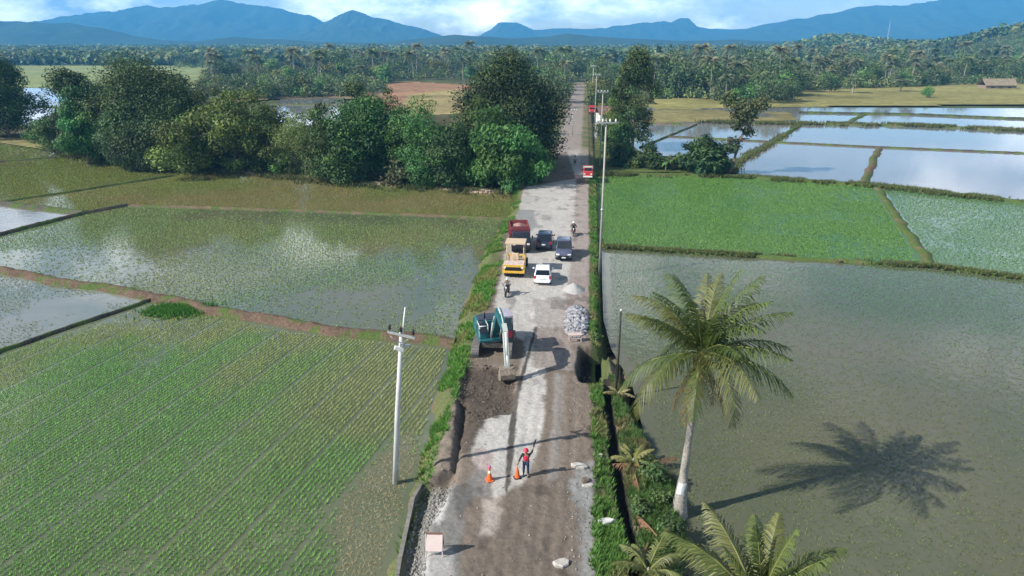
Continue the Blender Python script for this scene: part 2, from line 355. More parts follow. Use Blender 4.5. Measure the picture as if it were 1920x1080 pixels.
FLD = {
 'LA': P((290, 562), (430, 590), (560, 617), (690, 632), (850, 648), (950, 648), (950, 1200), (-700, 1200), (-700, 985), (0, 660)),
 'LB': P((0, 508), (290, 562), (0, 660), (-700, 985), (-700, 500), (-150, 483)),
 'LC': P((0, 441), (160, 400), (240, 385), (550, 395), (960, 411), (960, 648), (850, 648), (690, 632), (560, 617), (430, 590), (290, 562), (0, 508), (-150, 483)),
 'RE': P((1140, 464), (1745, 501), (1920, 523), (2700, 610), (2700, 1250))+[Vector((*XY(a, b), WZ)) for a, b in ((14, 8), (36, 8), (44, 7.6), (50, 6.3), (56, 5.85), (66, 5.95), (79, 6.15))],
 'RF': P((1060, 326), (1130, 329), (1365, 331), (1643, 350), (1745, 501), (1130, 464), (1040, 460)),
 'RG': P((1643, 350), (1920, 381), (2700, 470), (2700, 610), (1920, 523), (1745, 501)),
 'RW': P((1100, 232), (1207, 228), (1215, 200), (1920, 203), (2700, 215), (2700, 470), (1920, 381), (1643, 350), (1365, 331), (1060, 326)),
 'PL': P((40, 235), (45, 165), (150, 165), (160, 235)), 'PM': P((500, 240), (525, 186), (645, 183), (650, 240)),
}
FLD['LF'] = P((0, 304), (100, 296), (125, 290), (335, 316), (325, 330), (135, 360), (0, 380), (-700, 480), (-700, 395))
FLD['LG'] = P((-700, 245), (0, 262), (125, 290), (100, 296), (0, 304), (-700, 395))
FLD['LE'] = P((0, 380), (135, 360), (325, 330), (335, 316), (700, 343), (960, 360), (960, 411), (550, 395), (240, 385), (160, 400), (0, 384), (-700, 488), (-700, 480))
FLD['LD'] = P((0, 384), (160, 400), (0, 441), (-150, 483), (-700, 500), (-700, 488))
WM = {'LA': mat_water('murky_field_water', (.085, .105, .055), (.115, .125, .075), .12, .08), 'LB': mat_water('grey_field_water', (.15, .17, .14), (.20, .20, .17), .15, .04, 1.5),
 'LC': mat_water('silt_field_water', (.075, .10, .05), (.13, .12, .07), .05, .025, 1.62), 'LD': mat_water('bright_field_water', (.16, .16, .14), (.22, .21, .18), .1, .03, 1.6),
 'LE': mat_water('olive_field_water', (.10, .125, .035), (.155, .135, .06), .06, .04, 1.4), 'LF': mat_water('green_field_water', (.10, .12, .03), (.13, .13, .05), .06, .035, 1.5),
 'RE': mat_water('brown_field_water', (.080, .090, .054), (.115, .108, .070), .06, .06, 1.33, .02), 'RF': mat_water('seedbed_water', (.045, .12, .03), (.06, .13, .035), .1, .35, 1.25),
 'RG': mat_water('teal_field_water', (.10, .16, .09), (.12, .18, .10), .1, .12, 1.33), 'RW': mat_water('flooded_field_water', (.16, .17, .18), (.22, .21, .21), .02, .02, 1.75, .006)}
WM['LG'] = WM['LF']; WM['PL'] = WM['PM'] = WM['RW']
for k, v in FLD.items(): sheet('water', v, WZ, WM[k])
def field_patch(pts, col, z=-1.0, n=26, name='field', rough=.1):
    """dry land: a gently uneven sheet"""
    V = poly(pts, z); x0, x1 = min(p.x for p in V), max(p.x for p in V); y0, y1 = min(p.y for p in V), max(p.y for p in V)
    xs = np.linspace(x0, x1, n*2); ys = np.linspace(y0, y1, n); A, B = np.meshgrid(ys, xs, indexing='ij'); x = B.ravel(); y = A.ravel()
    d = sdist(x, y, V); ins = d < 0; k = len(xs); i = np.arange((n-1)*k).reshape(n-1, k)[:, :-1].ravel()
    q = np.stack([i, i+k, i+k+1, i+1], 1); q = q[ins[q].sum(1) >= 3][:, ::-1]
    nz = fbm(x*.06, y*.06, 17); nl = fbm(x*.02, y*.2, 19)
    z_ = z+rough*(nz-.5)*2; c = np.array(col)*(1+.7*(nz-.5)+.5*(nl-.5))[:, None]
    return tag(np_mesh(name, np.stack([x, y, z_], 1), q, mat_attr('dry_land', var=.35, scale=.35, rough=1, spec=.05), np.clip(c, .01, .6), smooth_=True), kind='structure')
field_patch([(-400, 262), (60, 258), (120, 283), (210, 300), (335, 312), (520, 324), (700, 341), (860, 352), (985, 360), (1008, 345), (1040, 290), (1062, 240), (1068, 200), (900, 210), (655, 225), (500, 245), (330, 235), (100, 240), (-400, 225)], (.075, .07, .035), -.55, 60, 'ground', .18)
field_patch([(1112, 328), (1250, 327), (1372, 330), (1385, 318), (1290, 296), (1200, 283), (1170, 255), (1165, 215), (1122, 215)], (.07, .09, .03), -.5, 30, 'ground', .2)
field_patch([(-300, 168), (235, 163), (420, 168), (440, 140), (420, 122), (20, 122), (-300, 122)], (.20, .235, .10))
field_patch([(395, 200), (500, 186), (720, 186), (720, 164), (560, 168), (395, 170)], (.20, .155, .095))
field_patch([(655, 225), (690, 160), (760, 152), (905, 160), (905, 225)], (.27, .16, .095))
field_patch([(750, 215), (760, 178), (850, 166), (905, 170), (905, 215)], (.26, .215, .10), -.9)
field_patch([(1205, 208), (1218, 184), (1480, 183), (1490, 168), (1700, 158), (1925, 152), (2400, 150), (2400, 206), (1925, 196), (1500, 201)], (.215, .20, .075), -.85, 40)
field_patch([(1205, 232), (1215, 207), (1330, 205), (1480, 210), (1500, 226), (1330, 229)], (.17, .15, .065), -.86, 24)
field_patch([(-700, 240), (-700, 275), (0, 268), (120, 288), (120, 276), (60, 256)], (.19, .17, .075), -.72, 30)
# ------------------------------------------------------------------ earth bunds between the fields
M_BUND = mat_attr('bund_soil', rough=.95, var=.4, scale=5., bump=1., bdist=.06, spec=.1)
def bund(pts, wd=.8, h=.35, col=(.11, .085, .06), gr=.3, seed=0, step=.5):
    """a ridge of earth along a polyline of ground points"""
    pp = [p.copy() for p in poly(pts, WZ)]; Q = []
    for a, b in zip(pp[:-1], pp[1:]):
        n = max(2, int((b-a).length/step)); n = min(n, 160); Q += [a.lerp(b, i/n) for i in range(n)]
    Q.append(pp[-1]); X = np.array([(q.x, q.y) for q in Q]); dd = np.gradient(X, axis=0); dd /= np.linalg.norm(dd, axis=1)[:, None]+1e-9
    nr = np.stack([dd[:, 1], -dd[:, 0]], 1); wob = (fbm(X[:, 0]*.4, X[:, 1]*.4, seed)-.5)*wd*.7; X = X+nr*wob[:, None]
    prof = [(-1., -.45), (-.62, .1), (-.35, .8), (0, 1.), (.35, .8), (.62, .1), (1., -.45)]; V = []; C = []
    for u, v in prof:
        p = X+nr*(u*wd*.75); nz = fbm(p[:, 0]*2.2, p[:, 1]*2.2, seed+3); z = WZ+v*h*(.65+.7*nz); V.append(np.column_stack([p, z]))
        g = smooth(.62-gr*.5, .72-gr*.5, fbm(p[:, 0]*.9, p[:, 1]*.9, seed+7)); C.append((np.array(col)*(.7+.6*nz)[:, None])*(1-g[:, None])+np.array((.07, .105, .03))*g[:, None])
    n = len(Q); k = len(prof); V = np.stack(V, 1).reshape(-1, 3); C = np.stack(C, 1).reshape(-1, 3)
    i = np.arange((n-1)*k).reshape(n-1, k)[:, :-1].ravel()
    tag(np_mesh('earth_bund', V, np.stack([i, i+k, i+k+1, i+1], 1)[:, ::-1], M_BUND, np.clip(C, .01, .5), smooth_=True), kind='structure')
    return X
DK = (.06, .055, .045)
bund([(-700, 500), (-150, 483), (0, 508), (290, 560), (430, 588), (560, 614), (690, 630), (855, 644)], 1.5, .5, (.115, .08, .058), .25, 1)
bund([(290, 562), (0, 660), (-300, 800)], .55, .28, DK, .35, 2)
bund([(-150, 483), (0, 441), (160, 400), (240, 386)], 1.0, .4, DK, .2, 3)
bund([(240, 386), (400, 390), (550, 395), (960, 411)], .7, .22, (.13, .10, .065), .3, 4)
bund([(-700, 316), (0, 384), (160, 400)], 1.9, .45, (.085, .08, .065), .2, 5)
bund([(-700, 480), (0, 380), (135, 360), (325, 330)], .7, .3, (.10, .10, .05), .6, 6)
bund([(-700, 395), (0, 304), (100, 296)], .9, .3, DK, .4, 7)
bund([(120, 288), (335, 316), (520, 328), (700, 345), (960, 361)], 2.2, .45, (.22, .17, .125), .25, 8)
bund([(1128, 464), (1400, 481), (1745, 501), (1920, 523), (2700, 610)], .8, .32, (.11, .10, .05), .7, 9)
bund([(1060, 326), (1365, 331), (1643, 350), (1920, 381), (2700, 470)], 1.9, .5, (.115, .11, .06), .8, 10)
bund([(1643, 350), (1690, 420), (1748, 501)], 1.3, .3, (.12, .10, .06), .6, 11)
bund([(1620, 346), (1648, 278)], 1.5, .4, (.13, .09, .065), .3, 12)
bund([(1250, 256), (1450, 267), (1650, 277), (1920, 288), (2700, 325)], .8, .35, (.07, .06, .05), .3, 13)
bund([(1201, 277), (1311, 232)], .8, .35, DK, .5, 14)
bund([(1207, 232), (1311, 234)], 1.0, .35, (.13, .09, .08), .2, 15)
bund([(1370, 327), (1380, 307), (1450, 267), (1498, 236)], 1.5, .5, (.08, .075, .04), .6, 16)
bund([(1330, 229), (1498, 233), (1710, 236), (1920, 246), (2700, 270)], 3.2, .5, (.13, .12, .06), .6, 17)
bund([(1500, 212), (1700, 215), (1898, 223), (2700, 240)], 2.6, .6, (.05, .055, .04), .3, 18)
bund([(1580, 236), (1620, 215)], 2., .4, (.09, .09, .05), .5, 19)
bund([(60, 200), (120, 203)], 2., .4, (.08, .08, .05), .5, 20)
bund([(500, 196), (650, 198)], 2., .4, (.11, .10, .07), .3, 21)
# ------------------------------------------------------------------ seedlings and weeds (uncountable: one object per field or verge)
M_BLADE = mat_attr('rice_leaf', var=0, rough=.65, trans=.25, spec=.2)
def tufts(name, Pn, z, h, wd, nb, lean, col, var=.25, parent=None, label=None, cat='rice seedlings'):
    n = len(Pn); r = RNG; a = r.random((n, nb))*2*PI; hh = h*(.6+.8*r.random((n, nb)))
    px = Pn[:, 0, None]+(r.random((n, nb))-.5)*lean*.5; py = Pn[:, 1, None]+(r.random((n, nb))-.5)*lean*.5
    zb = np.broadcast_to(np.asarray(z)[..., None] if np.ndim(z) else z, (n, nb))
    ca, sa = np.cos(a), np.sin(a); b = a+PI/2+(r.random((n, nb))-.5); cb, sb = np.cos(b), np.sin(b); ln = lean*(.4+r.random((n, nb)))
    v0 = np.stack([px-ca*wd/2, py-sa*wd/2, zb-.03], -1); v1 = np.stack([px+ca*wd/2, py+sa*wd/2, zb-.03], -1)
    v2 = np.stack([px+cb*ln+ca*wd*.3, py+sb*ln+sa*wd*.3, zb+hh], -1)
    V = np.stack([v0, v1, v2], 2).reshape(-1, 3); c = np.asarray(col)
    if c.ndim == 1: c = np.broadcast_to(c, (n, 3))
    C = np.repeat((c[:, None, :]*(1+var*(r.random((n, nb, 1))*2-1))).reshape(-1, 3), 3, 0)
    o = np_mesh(name, V, np.arange(n*nb*3).reshape(-1, 3), M_BLADE, np.clip(C, .005, .6))
    return tag(o, label, cat, kind='stuff')
def field_points(key, dx, dy, ang, gap=0, jit=.15, ymax=1130, keep=None, wide=0):
    V = FLD[key]; ca, sa = math.cos(ang), math.sin(ang)
    U = [(p.x*ca+p.y*sa, -p.x*sa+p.y*ca) for p in V]; u = np.arange(min(p[0] for p in U), max(p[0] for p in U), dx); v = np.arange(min(p[1] for p in U), max(p[1] for p in U), dy)
    if wide: u = u+.18*np.floor(np.arange(len(u))/wide)
    A, B = np.meshgrid(u, v, indexing='ij'); A = A.ravel(); B = B.ravel(); x = A*ca-B*sa+(RNG.random(len(A))-.5)*dx*jit; y = A*sa+B*ca+(RNG.random(len(A))-.5)*dy*.8
    y0 = at(960, ymax, WZ).y; ok = (y > y0)&(np.abs(x) < .83*y+4)
    x, y = x[ok], y[ok]; ok = sdist(x, y, V) < -.9; x, y = x[ok], y[ok]
    s, t = ST(x, y); ok = (t < np.interp(s, BO_S, BO_T)-.2)|(t > 6.3); x, y, t = x[ok], y[ok], t[ok]; ok = (t > 14)|(t < -11)|(terrain(x, y) < WZ-.05)
    x, y = x[ok], y[ok]
    if keep is not None: ok = keep(x, y) > RNG.random(len(x)); x, y = x[ok], y[ok]
    return np.column_stack([x, y])
lerpc = lambda a, b, k: np.array(a)*(1-k[:, None])+np.array(b)*k[:, None]
TAN = P((700, 850), (765, 820), (790, 905), (755, 960), (730, 1150), (560, 1150), (640, 990))
def keep_la(x, y):
    n = fbm(x*.09, y*.05, 61); n2 = fbm(x*.35, y*.2, 62); k = .80+.8*smooth(.36, .58, n+.08*(x+22)/20)+.35*(n2-.5)
    lo = smooth(.56, .66, fbm(x*.22, y*.16, 66))*.5
    return np.clip(k-lo, .06, 1)*smooth(-.5, 1., sdist(x, y, TAN)+3*(n2-.5))
pt = field_points('LA', .30, .09, -math.atan2(5.26, 19.68), 0, .2, 1130, keep_la, 10)
n = fbm(pt[:, 0]*.12, pt[:, 1]*.07, 64); tufts('rice_seedlings', pt, WZ, .16, .036, 5, .115, lerpc((.36, .40, .14), (.20, .42, .09), smooth(.4, .62, n)), .3, label='rows of young green rice standing in the near field left of the road')
pt = field_points('LA', .28, .2, 0, 0, .9, 1130, lambda x, y: 1.*smooth(.6, -.6, sdist(x, y, TAN)+3*(fbm(x*.35, y*.2, 62)-.5)))
tufts('rice_stubble', pt, WZ, .06, .06, 6, .22, (.31, .265, .155), .3, label='pale dry stubble strip beside the trench left of the road', cat='stubble')
pt = field_points('LB', .3, .3, .3, 0, .6, 900, lambda x, y: smooth(.44, .62, fbm(x*.12, y*.12, 71))*.9)
tufts('rice_seedlings', pt, WZ, .11, .05, 5, .17, (.16, .22, .09), .3, label='patchy rice seedlings in the small grey field at the left edge')
kc = lambda x, y: smooth(.40, .62, fbm(x*.035, y*.06, 73)+.25*(fbm(x*.25, y*.12, 74)-.5))*.8+.2
pt = field_points('LC', .30, .28, .25, 0, .6, 900, kc); n = fbm(pt[:, 0]*.06, pt[:, 1]*.06, 75)
tufts('rice_seedlings', pt, WZ, .10, .085, 5, .22, lerpc((.15, .30, .11), (.23, .28, .085), n), .3, label='sparse rice seedlings in the wide reflecting field left of the vehicles')
pt = field_points('LE', .36, .36, .25, 0, .6, 900, lambda x, y: smooth(.34, .60, fbm(x*.05, y*.05, 83))*.6+.35); n = fbm(pt[:, 0]*.06, pt[:, 1]*.06, 85)
tufts('rice_seedlings', pt, WZ, .12, .085, 5, .22, lerpc((.19, .235, .06), (.215, .19, .075), smooth(.4, .6, n)), .25, label='olive green rice seedlings along the foot of the left tree row')
for kk, lb in (('LF', 'yellow green rice seedlings in the field at the left edge below the dark tree'), ('LG', 'thin strip of rice seedlings in front of the far left grass bank')):
    pt = field_points(kk, .40, .40, .25, 0, .6, 900, lambda x, y: smooth(.30, .60, fbm(x*.05, y*.05, 93))*.6+.35)
    tufts('rice_seedlings', pt, WZ, .12, .095, 5, .24, (.17, .215, .05), .25, label=lb)
pt = field_points('RF', .30, .27, .1, 0, .8, 900, lambda x, y: .55+.45*smooth(.35, .5, fbm(x*.15, y*.15, 103))); n = fbm(pt[:, 0]*.1, pt[:, 1]*.1, 105)
tufts('rice_seedlings', pt, WZ, .12, .085, 6, .26, lerpc((.13, .27, .06), (.175, .30, .075), n), .22, label='dense bright green rice in the square field right of the road')
pt = field_points('RG', .34, .34, .1, 0, .6, 900, lambda x, y: .35+.6*smooth(.4, .6, fbm(x*.1, y*.1, 113))+.25)
tufts('rice_seedlings', pt, WZ, .10, .085, 6, .26, (.115, .235, .085), .25, label='thin rice seedlings in the teal field at the right edge')
def keep_re(x, y): return .5+.5*smooth(.35, .65, fbm(x*.08, y*.08, 121))
pt = field_points('RE', .27, .27, .12, 0, .35, 1130, keep_re); n = fbm(pt[:, 0]*.06, pt[:, 1]*.06, 125); far = smooth(38, 58, pt[:, 1])
tufts('rice_seedlings', pt, WZ, .07, .055, 5, .19, lerpc((.13, .17, .06), (.085, .235, .10), np.clip(far*.8+.5*(n-.5), 0, 1)), .35, label='tiny rice seedlings dotting the wide brown flooded field on the right')
# ---- weeds on the road verges and field edges
def scatter(n, fn, s0, s1, t0, t1):
    s = s0+(s1-s0)*RNG.random(n)**1.2; t = t0+(t1-t0)*RNG.random(n); x, y = XY(s, t); ok = fn(s, t, x, y) > RNG.random(n); return np.column_stack([x[ok], y[ok]])
def kl(s, t, x, y):
    q = t-np.interp(s, BO_S, BO_T)+.9*(fbm(x*.55, y*.55, 3)-.5)+1.6*(fbm(x*.7, y*.7, 131)-.5)
    k = smooth(.1, .45, q)*smooth(.3, -.25, q-VW(s)+.5*(fbm(x*1.3, y*1.3, 135)-.5)); hole = smooth(.54, .62, fbm(x*.35, y*.35, 133))
    return k*(1-hole)*(sdist(x, y, TRENCH) > .15)*(sdist(x, y, LANE) > .1)*np.where(s < 34, .35, 1)
pt = scatter(38000, kl, 18, 115, -9, -3.4); n = fbm(pt[:, 0]*.5, pt[:, 1]*.5, 137); zt = terrain(pt[:, 0], pt[:, 1])
tufts('grass', pt, zt, .24, .06, 6, .24, lerpc((.115, .26, .045), (.24, .25, .085), smooth(.5, .7, n)), .4, label='bright green weeds on the left bank of the road', cat='weeds')
def kr_(s, t, x, y):
    dt = np.interp(s, DT_S, DT_T); e = .7*(fbm(x*.8, y*.8, 141)-.5)
    return smooth(4.55, 4.95, t+e)*smooth(dt-.05, dt-.25, t)*np.where(fbm(x*.5, y*.5, 142) > .54, .15, 1)*(sdist(x, y, PIT) > .2)
pt = scatter(26000, kr_, 18, 120, 4.2, 6.6); n = fbm(pt[:, 0]*.5, pt[:, 1]*.5, 147); zt = terrain(pt[:, 0], pt[:, 1])
tufts('grass', pt, zt, .22, .055, 6, .2, lerpc((.11, .23, .045), (.22, .22, .085), smooth(.45, .7, n)), .4, label='green weeds between the right shoulder and the ditch', cat='weeds')
def kb_(s, t, x, y):
    dt = np.interp(s, DT_S, DT_T); return (t > dt+.5)*smooth(.3, -.4, sdist(x, y, BANK_R)+.8*(fbm(x*.55, y*.55, 3)-.5))*(.15+.85*smooth(.45, .58, fbm(x*.6, y*.6, 151)))
pt = scatter(26000, kb_, 18, 44, 5.8, 10); n = fbm(pt[:, 0]*.6, pt[:, 1]*.6, 157); zt = terrain(pt[:, 0], pt[:, 1])
tufts('grass', pt, zt, .26, .06, 6, .2, lerpc((.085, .165, .042), (.21, .19, .085), smooth(.45, .7, n)), .4, label='rough grass on the earth bank around the coconut palms', cat='weeds')
def rim(pts, n, wd, h, col, lb, w_=.1, var=.4):
    pp = poly(pts, WZ); seg = np.array([(b-a).length for a, b in zip(pp[:-1], pp[1:])]); c = RNG.choice(len(seg), n, p=seg/seg.sum()); k = RNG.random(n)
    x = np.array([pp[i].x for i in c])*(1-k)+np.array([pp[i+1].x for i in c])*k+RNG.normal(0, wd, n); y = np.array([pp[i].y for i in c])*(1-k)+np.array([pp[i+1].y for i in c])*k+RNG.normal(0, wd, n)
    ok = fbm(x*.25, y*.25, 161) > .42; x, y = x[ok], y[ok]
    tufts('grass', np.column_stack([x, y]), WZ+.1, h, w_, 6, .25, lerpc(col, (.15, .15, .06), RNG.random(len(x))), var, label=lb, cat='weeds')
rim([(1060, 327), (1365, 331), (1643, 350), (1920, 381), (2300, 425)], 5000, .9, .5, (.07, .11, .035), 'grassy fringe along the long bund above the bright green field', .14)
rim([(1128, 464), (1745, 501), (1920, 523)], 2500, .35, .35, (.08, .12, .04), 'thin grass along the bund below the bright green field')
rim([(1370, 327), (1380, 307), (1450, 267), (1498, 236)], 1200, .7, .5, (.08, .11, .04), 'grass on the slanting bund between the flooded fields', .16)
rim([(120, 290), (335, 318), (520, 330), (700, 347), (960, 362)], 4200, 1.6, .5, (.085, .11, .045), 'dry and green grass along the foot of the left trees', .16)
rim([(1330, 230), (1498, 233), (1710, 236), (1920, 246)], 2600, 1.6, .7, (.09, .12, .04), 'grassy bank at the far side of the flooded fields', .3)
pt = np.array([at(335, 582, WZ)[:2]])+RNG.normal(0, 1, (1400, 2))*np.array([1.3, .8])
tufts('grass', pt, WZ, .32, .07, 6, .15, (.07, .2, .03), .3, label='bright green nursery patch at the top of the near left field', cat='seedbed')
# ------------------------------------------------------------------ trees
M_LEAF = mat_attr('tree_leaf', var=0, rough=.6, trans=.22, spec=.25)
M_BARK = mat('bark', (.13, .105, .08), .95, var=.4, scale=6, bump=.8)
M_PBARK = mat('palm_bark', (.27, .25, .22), .95, var=.35, scale=9, bump=.6)
def leaf_quads(c, nrm, size, asp, rng, droop=0.):
    n = len(c); a = rng.normal(size=(n, 3)); u = np.cross(nrm, a); u /= np.linalg.norm(u, axis=1)[:, None]+1e-9; v = np.cross(nrm, u)
    s = size*(.6+.8*rng.random((n, 1)))
    if droop: u = u*(1-droop)+np.array((0, 0, -droop)); 
    V = np.stack([c-u*s*.5, c+v*s*asp*.5, c+u*s*.5, c-v*s*asp*.5], 1).reshape(-1, 3)
    return V, np.arange(4*n).reshape(n, 4)
def crown_geo(rng, W, Dp, Hc, z0, ncl, nleaf, leaf, col, var=.30, asp=.7, droop=0., low=.75, clr=.2, full=False):
    """leaf clumps through an uneven crown volume"""
    d = rng.normal(size=(ncl, 3)); d /= np.linalg.norm(d, axis=1)[:, None]; r = rng.random(ncl)**.4
    rad = clr*(.55+.9*rng.random(ncl))*min(W, Hc*1.1)
    d[:, 2] = np.sign(d[:, 2])*np.abs(d[:, 2])**.75; C = d*r[:, None]*np.array((W/2, Dp/2, Hc/2))
    if full:      # leafy down to the ground: clumps spread evenly over the height
        zu = rng.random(ncl); pr = np.sqrt(np.clip(1-(np.clip(zu-.42, 0, 1)/.58)**2.1, .02, 1))*(.8+.2*np.clip(zu*3, 0, 1)); an = rng.random(ncl)*2*PI; f1, f2, f3 = rng.random(3)*6.28; rr_ = np.sqrt(.12+.88*rng.random(ncl))*pr*(.86+.3*rng.random(ncl))*(1+.20*np.sin(2*an+f1)+.14*np.sin(3*an+f2)); zu = zu*(1+.16*np.sin(an+f3)*zu-.06)
        C = np.stack([np.cos(an)*rr_*W/2, np.sin(an)*rr_*Dp/2, (zu-.5)*Hc], 1)
    zf = C[:, 2]/Hc+.5
    if not full: C[:, :2] *= (low+(1-low)*np.sqrt(np.clip(zf*1.6, 0, 1)))[:, None]
    sc = 1-np.minimum(.8, rad/np.array(min(W, Hc))*(.9 if full else 1.5)); C *= sc[:, None]; C[:, 2] += z0+Hc/2
    k = rng.choice(ncl, nleaf, p=rad**2/(rad**2).sum()); e = rng.normal(size=(nleaf, 3)); e /= np.linalg.norm(e, axis=1)[:, None]
    q = rng.random(nleaf)**.33; Pn = C[k]+e*(rad[k]*q)[:, None]*np.array((1.15, 1.15, .8))+rng.normal(size=(nleaf, 3))*leaf*.25
    nrm = e+rng.normal(size=(nleaf, 3))*.6+np.array((0, 0, .5)); nrm /= np.linalg.norm(nrm, axis=1)[:, None]
    V, Fq = leaf_quads(Pn, nrm, leaf, asp, rng, droop)
    cc = 1+var*rng.normal(size=ncl); hue = rng.normal(size=ncl)*.10; c = np.array(col)[None]*np.clip(cc, .45, 1.8)[k][:, None]
    c = c*np.stack([1+hue[k], np.ones(nleaf), 1-.5*hue[k]], 1)*(1+.3*(rng.random((nleaf, 1))-.5))
    return V, Fq, np.repeat(np.clip(c, .004, .5), 4, 0), C
def trunk_mb(rng, h, r, C, nl=6, lean=.4):
    b = MB(); tip = Vector((rng.normal()*lean, rng.normal()*lean, h)); mid = tip*.5+Vector((rng.normal()*lean*.4, rng.normal()*lean*.4, 0)); mid.z = h*.5
    b.tube([(0, 0, -.6), (0, 0, .15), mid, tip], [r*1.5, r*1.1, r*.8, r*.5], 8)
    for i in rng.choice(len(C), min(nl, len(C)), replace=False):
        e = Vector(C[i]); st = mid.lerp(tip, rng.random()); m = st.lerp(e, .5); m.z -= .3
        b.tube([st, m, e], [r*.45, r*.3, r*.1], 5)
    return b
def tree(name, label, cat, base, W, Ht, col, seed, n=5200, leaf=.5, z0=.05, ncl=40, r=.3, group=None, Dp=None, **kw):
    rng = np.random.default_rng(seed); root = empty(name, base); tag(root, label, cat, group); root.rotation_euler.z = seed*1.7
    V, Fq, c, C = crown_geo(rng, W, Dp or W, Ht*(1-z0), Ht*z0, ncl, n, leaf, np.array(col)*(1.06, 1.22, .84), **kw)
    np_mesh('crown', V, Fq, M_LEAF, c, root); trunk_mb(rng, Ht*.62, r, C, 8, Ht*.03).build('trunk', M_BARK, root); return root
def gz(p): p = p.copy(); p.z = max(tz(p), -.6); return p
def T(px, py, top, wpx, col, label, seed, name='broadleaf_tree', cat='tree', **kw):
    p = at(px, py, -.6); sc = scale_at(p); Ht = h_for(p, top)*1.03; W = wpx/sc*1.2; kw['z0'] = kw.get('z0', .05)*.4; kw['full'] = True; kw['ncl'] = int(kw.get('ncl', 40)*1.5); kw['clr'] = kw.get('clr', .15); n = kw.pop('n', None) or int(min(34000, 3000+W*Ht*115))
    return tree(name, label, cat, p, W, Ht, col, seed, n=n, leaf=kw.pop('leaf', .31 if W*Ht < 210 else .40), **kw)
DG = (.042, .074, .026); MG = (.08, .125, .036); OL = (.135, .15, .045); BG = (.085, .18, .045); YG = (.17, .20, .06); GG = (.10, .115, .055)
T(18, 256, 116, 104, DG, 'tall dark round tree at the left edge of the photo', 11, ncl=46, low=.9, z0=.05)
T(172, 292, 130, 98, (0.048, 0.072, 0.036), 'dark spreading crown behind the bright bamboo on the left', 12, ncl=38)
T(305, 306, 100, 185, (0.054, 0.075, 0.036), 'tallest dark tree of the left row with a peaked crown', 13, ncl=60, z0=.08)
T(168, 303, 178, 78, (0.068, 0.143, 0.057), 'bright blue-green bamboo clump at the left end of the row', 14, 'bamboo_clump', 'bamboo', asp=.35, droop=.35, leaf=.8, z0=.02)
T(288, 312, 196, 130, (0.051, 0.075, 0.045), 'grey dark tree low in front of the tallest tree', 15, z0=.03)
T(445, 318, 180, 190, (0.108, 0.132, 0.045), 'broad olive green rounded tree left of centre of the row', 16, ncl=55, z0=.04, low=.95)
T(372, 316, 215, 95, (0.090, 0.112, 0.045), 'smaller olive tree nestling on the left flank of the broad olive tree', 17, z0=.03)
T(575, 327, 226, 100, (0.150, 0.180, 0.075), 'pale yellow-green bushy tree lower than its neighbours', 18, asp=.4, droop=.3, z0=.02, low=.95)
T(672, 332, 166, 120, (0.060, 0.112, 0.042), 'tall leafy tree with fresh green top in the middle of the row', 19, ncl=44, z0=.04)
T(722, 330, 178, 95, (0.042, 0.087, 0.039), 'dark green tree beside the fresh green topped tree', 20, z0=.05)
T(640, 338, 232, 95, (0.060, 0.090, 0.042), 'low dark tree at the foot of the fresh green topped tree', 21, z0=.02)
T(800, 343, 196, 110, (0.063, 0.128, 0.051), 'mid green tree hung with creepers before the ploughed field', 22, ncl=42, z0=.03)
T(845, 348, 222, 90, (0.045, 0.075, 0.039), 'dark narrow tree between creeper hung tree and bright bamboo', 23, z0=.03)
T(935, 346, 212, 150, (0.070, 0.135, 0.048), 'bright green bamboo thicket below the big dark roadside tree', 24, 'bamboo_clump', 'bamboo', asp=.35, droop=.35, leaf=.8, ncl=46, z0=.02)
T(880, 345, 275, 80, (0.083, 0.143, 0.060), 'small feathery bamboo left of the bright bamboo thicket', 25, 'bamboo_clump', 'bamboo', asp=.35, droop=.35, leaf=.7, z0=.02)
T(950, 318, 114, 166, (0.041, 0.054, 0.027), 'huge dark domed tree overhanging the left side of the road', 26, ncl=80, z0=.08, n=60000, leaf=.40, r=.6, clr=.18)
T(1000, 318, 170, 60, (0.039, 0.054, 0.027), 'dark lower tree leaning over the shaded stretch of road', 27, ncl=40, z0=.1)
T(1186, 278, 92, 74, (0.051, 0.069, 0.033), 'tall dark tree right of the power poles beside the flooded field', 28, ncl=44, z0=.12, n=20000, leaf=.36)
T(1160, 272, 150, 44, (0.090, 0.123, 0.042), 'olive tree squeezed between the poles and the tall dark tree', 29, z0=.05)
T(1156, 300, 222, 46, (0.068, 0.120, 0.051), 'leafy shrub tree beside the power pole foot', 30, z0=.02)
T(1320, 323, 262, 66, (0.042, 0.075, 0.039), 'dark bushy shrub with upright leaves on the long bund', 31, 'shrub', 'shrub', z0=0., asp=.3, leaf=.9)
